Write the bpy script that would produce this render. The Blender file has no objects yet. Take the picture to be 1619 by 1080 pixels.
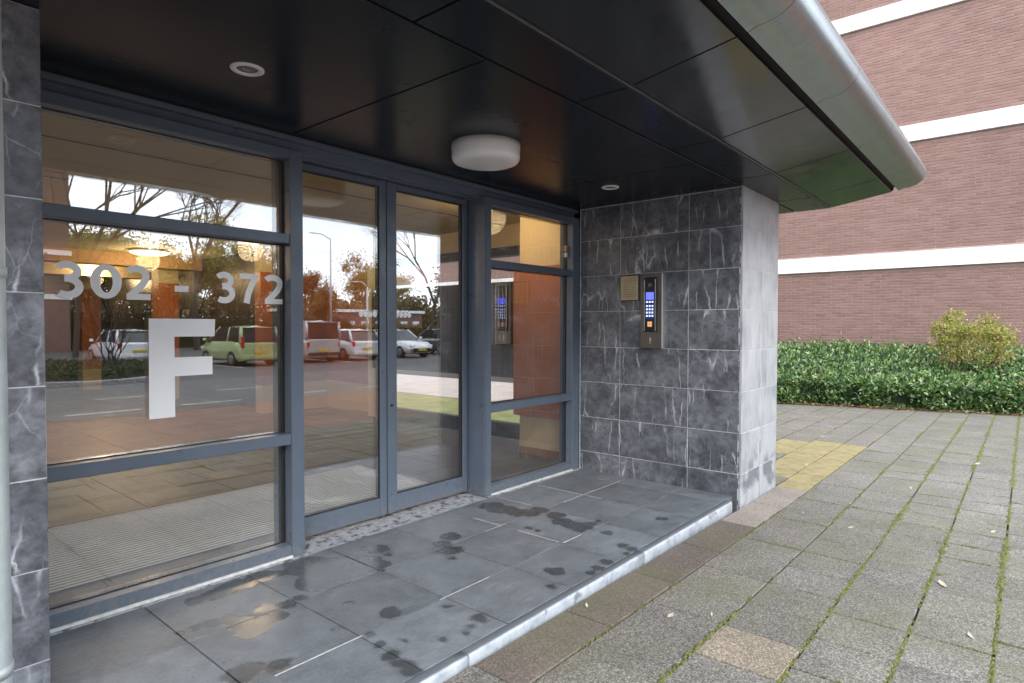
import bpy, bmesh, math, random
from mathutils import Vector, Matrix, noise
random.seed(7)
sc = bpy.context.scene
rad = math.radians
PI = math.pi

# ------------------------------------------------------------------ camera
yaw, pit, rol = rad(49.784), rad(-1.352), rad(0.09)
F = Vector((math.sin(yaw)*math.cos(pit), math.cos(yaw)*math.cos(pit), math.sin(pit)))
r0 = Vector((math.cos(yaw), -math.sin(yaw), 0)); u0 = r0.cross(F)
RV = r0*math.cos(rol)+u0*math.sin(rol); UV = u0*math.cos(rol)-r0*math.sin(rol)
cam_d = bpy.data.cameras.new('camera'); cam = bpy.data.objects.new('camera', cam_d)
sc.collection.objects.link(cam)
CAM = Vector((-4.4235, -2.9764, 1.2275))
m = Matrix((RV, UV, -F)).transposed().to_4x4(); m.translation = CAM
cam.matrix_world = m
cam_d.sensor_width = 36; cam_d.lens = 36*966.627/1619
cam_d.clip_start = 0.05; cam_d.clip_end = 2000
sc.camera = cam

# ------------------------------------------------------------------ sky, sun, exposure
SUN_AZ, SUN_EL = rad(210), rad(26)          # compass style: 0 = +Y, clockwise
w = bpy.data.worlds.new('World'); sc.world = w; w.use_nodes = True
nt = w.node_tree; nt.nodes.clear()
def nn(nt, t, **k):
    n = nt.nodes.new(t)
    for a, b in k.items(): setattr(n, a, b)
    return n
o_ = nn(nt, 'ShaderNodeOutputWorld'); bg = nn(nt, 'ShaderNodeBackground')
sky = nn(nt, 'ShaderNodeTexSky', sky_type='NISHITA', sun_disc=False)
sky.sun_elevation = SUN_EL; sky.sun_rotation = SUN_AZ; sky.air_density = 1; sky.dust_density = 1.5
tc = nn(nt, 'ShaderNodeTexCoord'); mp = nn(nt, 'ShaderNodeMapping'); mp.inputs['Scale'].default_value = (1, 1, 2.6)
ns = nn(nt, 'ShaderNodeTexNoise'); ns.inputs['Scale'].default_value = 2.2; ns.inputs['Detail'].default_value = 8; ns.inputs['Roughness'].default_value = .55
cr = nn(nt, 'ShaderNodeValToRGB'); cr.color_ramp.elements[0].position = .30; cr.color_ramp.elements[1].position = .50
cr.color_ramp.elements[0].color = (.55, .55, .55, 1)
ns2 = nn(nt, 'ShaderNodeTexNoise'); ns2.inputs['Scale'].default_value = 3.1; ns2.inputs['Detail'].default_value = 7
cr2 = nn(nt, 'ShaderNodeValToRGB')
cr2.color_ramp.elements[0].position = .3; cr2.color_ramp.elements[0].color = (7.6, 8.8, 10.8, 1)
cr2.color_ramp.elements[1].position = .65; cr2.color_ramp.elements[1].color = (12.0, 12.6, 13.4, 1)
mx = nn(nt, 'ShaderNodeMixRGB')
L = nt.links.new
L(tc.outputs['Generated'], mp.inputs[0]); L(mp.outputs[0], ns.inputs['Vector']); L(mp.outputs[0], ns2.inputs['Vector'])
L(ns.outputs['Fac'], cr.inputs[0]); L(ns2.outputs['Fac'], cr2.inputs[0])
L(cr.outputs[0], mx.inputs[0]); L(sky.outputs[0], mx.inputs[1]); L(cr2.outputs[0], mx.inputs[2])
L(mx.outputs[0], bg.inputs[0]); bg.inputs[1].default_value = 0.15; L(bg.outputs[0], o_.inputs[0])
sd = bpy.data.lights.new('sun', 'SUN'); sun = bpy.data.objects.new('sun', sd); sc.collection.objects.link(sun)
sd.energy = 1.5; sd.angle = rad(34); sd.color = (1, .96, .9)
sdir = Vector((math.sin(SUN_AZ)*math.cos(SUN_EL), math.cos(SUN_AZ)*math.cos(SUN_EL), math.sin(SUN_EL)))
sun.rotation_euler = sdir.to_track_quat('Z', 'Y').to_euler(); sun.location = (0, 0, 60)
vs = sc.view_settings; vs.view_transform = 'Standard'; vs.look = 'None'; vs.gamma = 1; vs.use_curve_mapping = False
vs.exposure = 1.3

# ------------------------------------------------------------------ helpers
COL = sc.collection
def link(o, parent=None):
    COL.objects.link(o)
    if parent is not None: o.parent = parent
    return o
def tag(o, label=None, cat=None, group=None, kind=None):
    if label: o['label'] = label
    if cat: o['category'] = cat
    if group: o['group'] = group
    if kind: o['kind'] = kind
    return o
def thing(name, label, cat, loc=(0, 0, 0), rz=0, group=None):
    o = bpy.data.objects.new(name, None); o.location = loc; o.rotation_euler = (0, 0, rz); o.empty_display_size = .2
    link(o); return tag(o, label, cat, group)
class MB:
    def __init__(s): s.v = []; s.f = []; s.sm = []
    def add(s, vs, fs, smooth=False):
        b = len(s.v); s.v += [tuple(q) for q in vs]; s.f += [tuple(b+i for i in f) for f in fs]; s.sm += [smooth]*len(fs); return s
    def box(s, x0, x1, y0, y1, z0, z1):
        v = [(x, y, z) for z in (z0, z1) for y in (y0, y1) for x in (x0, x1)]
        return s.add(v, [(0, 2, 3, 1), (4, 5, 7, 6), (0, 1, 5, 4), (2, 6, 7, 3), (0, 4, 6, 2), (1, 3, 7, 5)])
    def bbox(s, x0, x1, y0, y1, z0, z1, b=.003):       # bevelled box
        bm = bmesh.new()
        bmesh.ops.create_cube(bm, size=1)
        bmesh.ops.scale(bm, vec=(x1-x0, y1-y0, z1-z0), verts=bm.verts)
        bmesh.ops.translate(bm, vec=((x0+x1)/2, (y0+y1)/2, (z0+z1)/2), verts=bm.verts)
        bmesh.ops.bevel(bm, geom=bm.edges[:], offset=min(b, .45*min(x1-x0, y1-y0, z1-z0)), segments=1, affect='EDGES')
        bm.verts.index_update()
        s.add([q.co for q in bm.verts], [[q.index for q in f.verts] for f in bm.faces]); bm.free(); return s
    def cyl(s, p, q, r1, r2=None, n=16, caps=True, smooth=True):
        p = Vector(p); q = Vector(q); r2 = r1 if r2 is None else r2
        d = (q-p).normalized(); a = d.orthogonal().normalized(); b = d.cross(a)
        ring = [(math.cos(2*PI*i/n), math.sin(2*PI*i/n)) for i in range(n)]
        v = [p+(a*c+b*e)*r1 for c, e in ring]+[q+(a*c+b*e)*r2 for c, e in ring]
        base = len(s.v); s.add(v, [(i, (i+1) % n, n+(i+1) % n, n+i) for i in range(n)], smooth)
        if caps:
            s.f += [tuple(base+i for i in reversed(range(n))), tuple(base+n+i for i in range(n))]; s.sm += [False, False]
        return s
    def lathe(s, prof, c=(0, 0, 0), n=32, smooth=True):   # prof [(r,z)]
        v = []
        for r, z in prof:
            for i in range(n): v.append((c[0]+r*math.cos(2*PI*i/n), c[1]+r*math.sin(2*PI*i/n), c[2]+z))
        f = []
        for k in range(len(prof)-1):
            for i in range(n): f.append((k*n+i, k*n+(i+1) % n, (k+1)*n+(i+1) % n, (k+1)*n+i))
        return s.add(v, f, smooth)
    def loft(s, secs, smooth=True, caps=True, closed=True):
        n = len(secs[0]); v = [p for q in secs for p in q]; f = []
        for k in range(len(secs)-1):
            for i in range(n if closed else n-1): f.append((k*n+i, k*n+(i+1) % n, (k+1)*n+(i+1) % n, (k+1)*n+i))
        b = len(s.v); s.add(v, f, smooth)
        if caps:
            s.f += [tuple(b+i for i in reversed(range(n))), tuple(b+(len(secs)-1)*n+i for i in range(n))]; s.sm += [False]*2
        return s
    def prism(s, pts, z0, z1, ax=2):        # polygon extruded along ax; pts are the other two axes in order
        def P(a, b, c): return {2: (a, b, c), 1: (a, c, b), 0: (c, a, b)}[ax]
        n = len(pts); v = [P(a, b, z0) for a, b in pts]+[P(a, b, z1) for a, b in pts]
        return s.add(v, [tuple(reversed(range(n))), tuple(range(n, 2*n))]+[(i, (i+1) % n, n+(i+1) % n, n+i) for i in range(n)])
    def mesh(s, name, mat):
        me = bpy.data.meshes.new(name); me.from_pydata(s.v, [], s.f)
        if any(s.sm): me.polygons.foreach_set('use_smooth', s.sm)
        bm = bmesh.new(); bm.from_mesh(me); bmesh.ops.recalc_face_normals(bm, faces=bm.faces) if len(s.f) < 20000 else None; bm.to_mesh(me); bm.free()
        for q in (mat if isinstance(mat, (list, tuple)) else [mat]): me.materials.append(q)
        me.update(); return me
    def build(s, name, mat, parent=None, kind=None, loc=None):
        o = bpy.data.objects.new(name, s.mesh(name, mat)); link(o, parent)
        if loc: o.location = loc
        if kind: o['kind'] = kind
        return o
def rawmesh(name, v, f, mat):      # big meshes, no normal fixing
    me = bpy.data.meshes.new(name); me.from_pydata(v, [], f); me.materials.append(mat); me.update(); return me
def obj(name, me, parent=None, loc=None, rot=None, kind=None):
    o = bpy.data.objects.new(name, me); link(o, parent)
    if loc is not None: o.location = loc
    if rot is not None: o.rotation_euler = rot
    if kind: o['kind'] = kind
    return o
def tile_mesh(name, sx, sy, sz, mat, c=.003):      # chamfered plate, base at 0, centred in x,y
    b = MB(); hx, hy = sx/2, sy/2
    def ring(a, z): return [(-hx+a, -hy+a, z), (hx-a, -hy+a, z), (hx-a, hy-a, z), (-hx+a, hy-a, z)]
    v = ring(0, 0)+ring(0, sz-c)+ring(c, sz)
    f = [(3, 2, 1, 0)]+[(i, (i+1) % 4, 4+(i+1) % 4, 4+i) for i in range(4)]+[(4+i, 4+(i+1) % 4, 8+(i+1) % 4, 8+i) for i in range(4)]+[(8, 9, 10, 11)]
    return b.add(v, f).mesh(name, mat)
def dup_tree(root, loc, rz=None):
    r = root.copy(); COL.objects.link(r); r.location = loc
    if rz is not None: r.rotation_euler = (0, 0, rz)
    for ch in list(root.children):
        c = ch.copy(); COL.objects.link(c); c.parent = r
        for g in list(ch.children):
            d = g.copy(); COL.objects.link(d); d.parent = c
    return r

# ------------------------------------------------------------------ materials
class M:
    def __init__(s, name, col=(.5, .5, .5), rough=.6, metal=0, spec=.5):
        s.m = bpy.data.materials.new(name); s.m.use_nodes = True; s.nt = s.m.node_tree
        s.b = s.nt.nodes['Principled BSDF']; s.out = s.nt.nodes['Material Output']
        s.b.inputs['Base Color'].default_value = (*col, 1); s.b.inputs['Roughness'].default_value = rough
        s.b.inputs['Metallic'].default_value = metal; s.b.inputs['Specular IOR Level'].default_value = spec
    def n(s, t, ins=None, **k):
        x = s.nt.nodes.new(t)
        for a, b in k.items(): setattr(x, a, b)
        for a, b in (ins or {}).items():
            if hasattr(b, 'is_linked') or isinstance(b, bpy.types.NodeSocket): s.nt.links.new(b, x.inputs[a])
            else: x.inputs[a].default_value = b
        return x
    def l(s, a, b): s.nt.links.new(a, s.b.inputs[b] if isinstance(b, str) else b)
    def coord(s, which='Object', rnd=True, scale=(1, 1, 1)):
        t = s.n('ShaderNodeTexCoord'); v = t.outputs[which]
        if which == 'World': pass
        if rnd:
            oi = s.n('ShaderNodeObjectInfo')
            mu = s.n('ShaderNodeVectorMath', {0: oi.outputs['Location'], 1: (7.13, 5.71, 9.37)}, operation='MULTIPLY')
            v = s.n('ShaderNodeVectorMath', {0: v, 1: mu.outputs[0]}).outputs[0]
        if scale != (1, 1, 1): v = s.n('ShaderNodeMapping', {0: v, 3: scale}).outputs[0]
        return v
    def pos(s): return s.n('ShaderNodeNewGeometry').outputs['Position']
    def noise(s, v, sc, det=4, rough=.5, dist=0):
        return s.n('ShaderNodeTexNoise', {'Vector': v, 'Scale': sc, 'Detail': det, 'Roughness': rough, 'Distortion': dist}).outputs['Fac']
    def ramp(s, f, *st):
        r = s.n('ShaderNodeValToRGB', {0: f}); e = r.color_ramp.elements
        while len(e) < len(st): e.new(.5)
        for i, (p, c) in enumerate(st):
            e[i].position = p; e[i].color = (*c, 1) if isinstance(c, (tuple, list)) else (c, c, c, 1)
        return r.outputs[0]
    def mix(s, f, a, b, t='MIX'):
        return s.n('ShaderNodeMixRGB', {0: f, 1: a if not isinstance(a, tuple) else (*a, 1), 2: b if not isinstance(b, tuple) else (*b, 1)}, blend_type=t).outputs[0]
    def math(s, op, a, b=0.0, clamp=False):
        return s.n('ShaderNodeMath', {0: a, 1: b}, operation=op, use_clamp=clamp).outputs[0]
    def bump(s, h, st=.3, dist=.01):
        b = s.n('ShaderNodeBump', {'Height': h, 'Strength': st, 'Distance': dist}); s.l(b.outputs[0], 'Normal')
    def rnd(s): return s.n('ShaderNodeObjectInfo').outputs['Random']
    def island(s): return s.n('ShaderNodeNewGeometry').outputs['Random Per Island']
def simple(name, col, rough=.6, metal=0, spec=.5, var=.0, sc=8, bump=0, bsc=60):
    k = M(name, col, rough, metal, spec)
    if var or bump:
        p = k.coord('Object', True)
        if var:
            f = k.noise(p, sc, 5); a = tuple(c*(1-var) for c in col); b = tuple(min(1, c*(1+var)) for c in col)
            k.l(k.ramp(f, (.3, a), (.7, b)), 'Base Color')
        if bump: k.bump(k.noise(p, bsc, 3), bump, .004)
    return k.m

# veined dark limestone cladding
def stone_mat(name, gain=1.0, gt=.47):
    k = M(name, rough=.4); p = k.coord('Object', True)
    c1 = k.noise(p, 5, 7, .6); c2 = k.noise(p, 21, 5, .65)
    base = k.ramp(c1, (.25, (.060, .063, .072)), (.45, (.100, .104, .116)), (.60, (.150, .155, .170)), (.80, (.23, .236, .25)))
    sp = k.ramp(c2, (.33, .55), (.62, 1.2)); col = k.mix(1, base, sp, 'MULTIPLY')
    # lightning veins, mostly upright
    wob = k.n('ShaderNodeTexNoise', {'Vector': p, 'Scale': 9, 'Detail': 5, 'Roughness': .6})
    wv = k.n('ShaderNodeVectorMath', {0: wob.outputs['Color'], 1: (-.5, -.5, -.5)})
    ws = k.n('ShaderNodeVectorMath', {0: wv.outputs[0], 'Scale': .045}, operation='SCALE')
    pv = k.n('ShaderNodeVectorMath', {0: p, 1: ws.outputs[0]}).outputs[0]
    pm = k.n('ShaderNodeMapping', {0: pv, 3: (5.2, .85, 5.2)}).outputs[0]
    vo = k.n('ShaderNodeTexVoronoi', {'Vector': pm, 'Scale': 1.6}, feature='DISTANCE_TO_EDGE').outputs['Distance']
    wdn = k.ramp(k.noise(p, 6.5, 3), (.35, .35), (.7, 1.9)); vo = k.math('DIVIDE', vo, wdn); line = k.ramp(vo, (.0, .95), (.008, .6), (.034, .0)); gate = k.ramp(k.noise(p, 4.3, 3), (gt, 0.), (gt+.11, 1.))
    vein = k.math('MULTIPLY', line, gate)
    pm2 = k.n('ShaderNodeMapping', {0: pv, 2: (0, 0, .9), 3: (4.2, 2.2, 4.2)}).outputs[0]; vo2 = k.n('ShaderNodeTexVoronoi', {'Vector': pm2, 'Scale': 2.4}, feature='DISTANCE_TO_EDGE').outputs['Distance']
    v2 = k.math('MULTIPLY', k.ramp(vo2, (.0, .5), (.018, .0)), k.ramp(k.noise(p, 5.1, 4), (.48, 0.), (.66, 1.))); col = k.mix(v2, col, (.40, .41, .44))
    col = k.mix(k.math('MULTIPLY', vein, k.ramp(k.noise(p, 17, 4), (.3, .55), (.6, 1.))), col, (.62, .63, .65))
    halo = k.math('MULTIPLY', k.ramp(vo, (.0, .14), (.06, .0)), gate)
    col = k.mix(halo, col, (.40, .41, .44))
    chalk = k.ramp(k.noise(p, 13, 8, .7), (.56, 0.), (.72, .55)); col = k.mix(chalk, col, (.25, .26, .285))
    if gain != 1: col = k.mix(1, col, (gain, gain, gain), 'MULTIPLY')
    k.l(col, 'Base Color')
    k.l(k.ramp(c2, (.3, .28), (.7, .5)), 'Roughness'); k.bump(k.noise(p, 45, 6, .6), .12, .004)
    return k.m
STONE = stone_mat('veined_limestone')
STONE_L = stone_mat('veined_limestone_pale', 1.3, .53)
def skylit_weathered_stone():
    k = M('skylit_weathered_limestone', rough=.42); p = k.coord('Object', True)
    c1 = k.noise(p, 3.2, 7, .62); st = k.noise(k.n('ShaderNodeMapping', {0: p, 3: (9, 1.3, 9)}).outputs[0], 3, 6, .6)
    f = k.math('ADD', k.math('MULTIPLY', c1, .55), k.math('MULTIPLY', st, .45))
    col = k.ramp(f, (.27, (.085, .09, .10)), (.38, (.25, .26, .275)), (.5, (.37, .38, .395)), (.7, (.47, .475, .485)))  # front face colour made paler for sky light, plus weather bloom
    # damp dark patches near the foot of the pier
    w = k.n('ShaderNodeSeparateXYZ', {0: k.pos()}).outputs[2]
    lo = k.ramp(k.math('ADD', k.math('MULTIPLY', w, -.9), .85), (.35, 0.), (.75, 1.))
    pa = k.ramp(k.noise(p, 4.7, 4, .55), (.48, 0.), (.60, 1.))
    col = k.mix(k.math('MULTIPLY', k.math('MULTIPLY', lo, pa), .8), col, (.10, .115, .14))
    k.l(col, 'Base Color'); k.l(k.ramp(st, (.3, .3), (.7, .55)), 'Roughness'); k.bump(k.noise(p, 55, 5), .1, .003)
    return k.m
STONE_W = skylit_weathered_stone()
GROUT = simple('pale_grout', (.50, .50, .50), .9, var=.3, sc=20)
DARKGAP = simple('dark_gap', (.012, .012, .013), .8)
SOFFIT = simple('gloss_anthracite_panel', (.017, .0175, .0195), .13, spec=.5)
k = M('gloss_anthracite_panel', (.012, .013, .0155), .12, 0, .5); p = k.coord('Object', True)
k.bump(k.noise(p, 1.3, 2), .05, .02); k.l(k.ramp(k.noise(p, 9, 4), (.3, .10), (.7, .18)), 'Roughness'); SOFFIT = k.m
k = M('dusty_anthracite_panel', (.015, .0165, .020), .24, 0, .2); p = k.coord('Object', True)
k.l(k.ramp(k.noise(p, 3.5, 8, .7), (.3, .21), (.7, .29)), 'Roughness'); k.l(k.mix(k.ramp(k.noise(p, 55, 5, .7), (.66, 0.), (.85, .10)), (.0125, .016, .0225), (.05, .05, .05)), 'Base Color'); SOFFIT_IN = k.m
k = M('frame_blue_grey', (.095, .12, .155), .34); p = k.coord('Object', True)
k.l(k.ramp(k.noise(p, 4, 5), (.3, (.086, .112, .150)), (.7, (.102, .130, .168))), 'Base Color'); fz = k.n('ShaderNodeSeparateXYZ', {0: k.pos()}).outputs[2]; dz = k.math('MULTIPLY', k.ramp(fz, (.0, .8), (.16, .0)), k.ramp(k.noise(k.pos(), 30, 7, .75), (.42, 0.), (.68, 1.))); k.l(k.mix(dz, k.ramp(k.noise(p, 4, 6, .6), (.3, (.088, .113, .150)), (.7, (.102, .130, .168))), (.20, .19, .17)), 'Base Color'); k.l(k.ramp(k.noise(k.pos(), 7, 8, .75), (.35, .26), (.7, .48)), 'Roughness'); k.bump(k.noise(p, 400, 2), .03, .001)
FRAME = k.m
RUBBER = simple('black_gasket', (.012, .012, .012), .6)
k = M('brushed_zinc', (.42, .46, .47), .31, 1); p = k.coord('Object', False)
s1 = k.noise(k.n('ShaderNodeMapping', {0: p, 3: (300, 9, 9)}).outputs[0], 1, 4, .6); s2 = k.noise(p, 9, 7, .7)
k.l(k.mix(.35, k.ramp(s1, (.3, (.24, .28, .29)), (.7, (.36, .40, .41))), k.ramp(s2, (.35, (.25, .28, .285)), (.65, (.37, .405, .41)))), 'Base Color')
k.bump(s1, .03, .001); ZINC = k.m
k = M('galvanised_pipe', (.45, .50, .49), .45, .3); p = k.coord('Object', True)
k.l(k.ramp(k.noise(p, 14, 6, .6), (.3, (.42, .47, .465)), (.7, (.55, .60, .595))), 'Base Color'); PIPE = k.m
STEEL = simple('bronze_steel', (.20, .175, .145), .36, .9, var=.15, sc=5)
STEEL_E = simple('bright_steel', (.75, .74, .72), .3, .9)
BLACKP = simple('black_plastic', (.012, .012, .014), .3)
CHROME = simple('chrome_strip', (.5, .5, .52), .25, 1)
def emit(name, col, s):
    k = M(name, (0, 0, 0), .4); k.b.inputs['Emission Color'].default_value = (*col, 1); k.b.inputs['Emission Strength'].default_value = s; return k.m
BLUE = emit('blue_screen', (.08, .10, 1.0), 1.1); BLUEKEY = emit('blue_key', (.15, .2, .9), .8); KEYW = emit('pale_key', (.55, .65, 1), .8)
READER = emit('orange_reader', (.9, .45, .2), .45)
BRASS = simple('cream_notice', (.42, .34, .22), .5, .0, var=.12, sc=7); INK = simple('faded_ink', (.17, .12, .06), .7)
LAMPW = simple('opal_glass', (.80, .80, .80), .22)
k = M('opal_glass', (.82, .82, .82), .2); k.b.inputs['Subsurface Weight'].default_value = .2; LAMPW = k.m
WHITE = simple('white_plastic', (.72, .72, .70), .4); LENS = simple('lamp_lens', (.10, .10, .10), .2)
k = M('white_film', (.91, .925, .925), .5); k.b.inputs['Emission Strength'].default_value = 0; FILM = k.m
# double glazing: a thin coated pane that both mirrors and lets through
def glass(name, f0, tint):
    k = M(name); nt = k.nt; nt.nodes.remove(k.b)
    lw = k.n('ShaderNodeLayerWeight', {'Blend': .5}).outputs['Facing']
    p5 = k.math('POWER', lw, 4.0); fac = k.math('ADD', k.math('MULTIPLY', p5, 1-f0), f0, True)
    tr = k.n('ShaderNodeBsdfTransparent', {0: (*tint, 1)})
    wv = k.n('ShaderNodeTexNoise', {'Vector': k.pos(), 'Scale': 1.1, 'Detail': 1}).outputs['Fac']
    bp = k.n('ShaderNodeBump', {'Height': wv, 'Strength': .02, 'Distance': .02})
    gl = k.n('ShaderNodeBsdfGlossy', {'Color': (.95, .97, .98, 1), 'Roughness': 0.0, 'Normal': bp.outputs[0]})
    mxs = k.n('ShaderNodeMixShader', {0: fac, 1: tr.outputs[0], 2: gl.outputs[0]})
    nt.links.new(mxs.outputs[0], k.out.inputs[0]); return k.m
GLASS = glass('coated_glass', .175, (.97, .97, .95))
# slate of the entrance step, with wet patches (x, y, rx, ry, rot)
WET = [(-2.782, -0.167, 0.08), (-2.7, -0.161, 0.117), (-2.678, -0.288, 0.149), (-2.787, -0.375, 0.12), (-2.602, -0.314, 0.152), (-2.539, -0.362, 0.128), (-2.493, -0.417, 0.082), (-2.756, -0.434, 0.088), (-2.512, -0.483, 0.035), (-2.782, -0.077, 0.035), (-2.336, -0.254, 0.062), (-2.358, -0.198, 0.056), (-2.362, -0.354, 0.028), (-3.261, -0.135, 0.046), (-3.192, -0.136, 0.058), (-3.114, -0.124, 0.064), (-3.039, -0.124, 0.07), (-2.953, -0.111, 0.072), (-2.893, -0.134, 0.056), (-3.298, -0.16, 0.023), (-3.43, -0.395, 0.024), (-3.371, -0.4, 0.028), (-3.312, -0.411, 0.042), (-3.257, -0.434, 0.048), (-3.228, -0.511, 0.066), (-3.185, -0.561, 0.075), (-3.114, -0.558, 0.058), (-3.249, -0.607, 0.054), (-3.018, -0.49, 0.045), (-2.947, -0.475, 0.031), (-3.102, -0.456, 0.05), (-1.328, -0.182, 0.093), (-1.332, -0.312, 0.091), (-1.32, -0.412, 0.083), (-1.287, -0.493, 0.067), (-1.188, -0.48, 0.069), (-1.373, -0.263, 0.069), (-1.212, -0.644, 0.067), (-1.291, -0.75, 0.072), (-1.303, -0.831, 0.077), (-1.285, -0.89, 0.07), (-1.206, -0.907, 0.042), (-1.137, -0.911, 0.026), (-1.356, -0.914, 0.036), (-1.939, -0.404, 0.067), (-2.054, -0.462, 0.058), (-2.095, -0.566, 0.062), (-2.052, -0.587, 0.032), (-2.14, -0.543, 0.032), (-2.166, -0.653, 0.028), (-2.775, -0.895, 0.05), (-2.84, -0.698, 0.026), (-2.569, -1.045, 0.023), (-1.284, -1.07, 0.041), (-1.296, -1.055, 0.03), (-0.83, -1.192, 0.038), (-1.414, -1.244, 0.034), (-1.427, -1.319, 0.037), (-1.509, -1.326, 0.028), (-1.676, -1.309, 0.036), (-1.78, -1.316, 0.035), (-1.849, -1.322, 0.03), (-1.953, -1.176, 0.051), (-1.955, -1.137, 0.026), (-2.56, -1.219, 0.029), (-2.562, -1.25, 0.018), (-2.12, -1.268, 0.024), (-1.528, -0.659, 0.031), (-1.518, -0.725, 0.025), (-2.952, -0.995, 0.024), (-2.973, -1.083, 0.026), (-2.991, -1.174, 0.038), (-3.003, -1.252, 0.042), (-3.008, -1.31, 0.04), (-3.012, -0.846, 0.014), (-3.298, -0.918, 0.045), (-3.265, -0.925, 0.025), (-3.381, -0.871, 0.053), (-3.425, -0.892, 0.048), (-3.44, -0.851, 0.035), (-2.782, -1.233, 0.024), (-2.69, -1.265, 0.02), (-2.636, -1.248, 0.018), (-2.885, -1.127, 0.017), (-2.934, -0.681, 0.014), (0.034, -0.108, 0.037), (0.108, -0.157, 0.037)]
def wetmask(k):
    p = k.pos(); wn = k.n('ShaderNodeTexNoise', {'Vector': p, 'Scale': 13, 'Detail': 3, 'Roughness': .55})
    wv = k.n('ShaderNodeVectorMath', {0: wn.outputs['Color'], 1: (-.5, -.5, -.5)}); ws = k.n('ShaderNodeVectorMath', {0: wv.outputs[0], 'Scale': .07}, operation='SCALE')
    q = k.n('ShaderNodeVectorMath', {0: p, 1: ws.outputs[0]}).outputs[0]
    best = None
    for x, y, r in WET:
        ds = k.n('ShaderNodeVectorMath', {0: q, 1: (x, y, 0)}, operation='DISTANCE').outputs['Value']
        ln = k.math('SUBTRACT', ds, r)
        best = ln if best is None else k.n('ShaderNodeMath', {0: best, 1: ln, 2: .02}, operation='SMOOTH_MIN').outputs[0]
    best = k.math('ADD', k.math('MULTIPLY', best, 8.0), .5)
    return k.ramp(best, (.40, 1.), (.46, .8), (.60, 0.))
def slate(name, wet=True, col=(.165, .179, .193)):
    k = M(name, rough=.5); p = k.coord('Object', True)
    c1 = k.noise(p, 6, 6, .6, .6); c2 = k.noise(k.n('ShaderNodeMapping', {0: p, 3: (3, 9, 1)}).outputs[0], 5, 5, .6, 1.0); c3 = k.noise(p, 90, 3)
    base = k.ramp(c1, (.3, tuple(c*.78 for c in col)), (.7, tuple(c*1.25 for c in col)))
    base = k.mix(.35, base, k.ramp(c2, (.35, .5), (.65, 1.0)), 'MULTIPLY')
    base = k.mix(k.ramp(c3, (.45, 0.), (.75, .25)), base, tuple(c*1.8 for c in col))
    tv = k.ramp(k.rnd(), (0., .85), (1., 1.15)); base = k.mix(1, base, tv, 'MULTIPLY')
    rg = k.ramp(c2, (.3, .34), (.7, .50)); h = k.math('ADD', k.math('MULTIPLY', c2, .7), k.math('MULTIPLY', c3, .15))
    bst = .6
    if wet:
        ob_ = k.n('ShaderNodeTexCoord').outputs['Object']; ab = k.n('ShaderNodeVectorMath', {0: ob_}, operation='ABSOLUTE').outputs[0]; sx_ = k.n('ShaderNodeSeparateXYZ', {0: ab}).outputs
        ed = k.math('MAXIMUM', sx_[0], sx_[1]); gr = k.math('MULTIPLY', k.ramp(ed, (.165, 0.), (.232, 1.)), k.ramp(k.noise(k.pos(), 8, 6, .7), (.45, 0.), (.68, .75)))
        base = k.mix(gr, base, k.mix(1, base, (.50, .49, .47), 'MULTIPLY'))
        dp_ = k.ramp(k.noise(k.pos(), 2.6, 6, .65), (.50, 0.), (.66, .45)); base = k.mix(dp_, base, k.mix(1, base, (.62, .62, .61), 'MULTIPLY'))
        dr = k.ramp(k.n('ShaderNodeTexVoronoi', {'Vector': k.pos(), 'Scale': 21}).outputs['Distance'], (.10, 1.), (.17, 0.)); dr = k.math('MULTIPLY', dr, k.ramp(k.noise(k.pos(), 3.3, 3), (.56, 0.), (.66, .8))); base = k.mix(dr, base, k.mix(1, base, (.5, .5, .49), 'MULTIPLY'))
    if wet:
        wm = wetmask(k); base = k.mix(wm, base, k.mix(1, base, (.40, .395, .385), 'MULTIPLY')); rg = k.mix(wm, rg, (.20, .20, .20))
        h = k.math('MULTIPLY', h, k.math('SUBTRACT', 1.0, k.math('MULTIPLY', wm, .8)))
    k.l(base, 'Base Color'); k.l(rg, 'Roughness'); k.bump(h, bst, .006); return k.m
SLATE = slate('entrance_slate'); SLATE_IN = slate('lobby_slate', False, (.055, .056, .058))
k = M('blue_stone_edge', rough=.45); p = k.pos()
k.l(k.ramp(k.noise(p, 14, 7, .65), (.30, (.16, .175, .195)), (.46, (.28, .305, .33)), (.7, (.40, .43, .46))), 'Base Color'); k.bump(k.noise(p, 60, 5), .2, .004)
ez = k.n('ShaderNodeSeparateXYZ', {0: p}).outputs[2]; ew = k.ramp(k.math('ADD', k.math('MULTIPLY', ez, 60), .75), (.35, 0.), (.62, 1.))  # same stone: sky light painted into the pale face, top darker and worn
chips = k.ramp(k.noise(p, 9, 5, .6), (.62, 0.), (.68, .8)); ew = k.math('MAXIMUM', ew, chips)
k.l(k.mix(ew, k.ramp(k.noise(p, 14, 7, .65), (.30, (.24, .26, .285)), (.5, (.40, .43, .46)), (.7, (.50, .53, .56))), (.125, .135, .148)), 'Base Color'); EDGE = k.m
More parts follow.
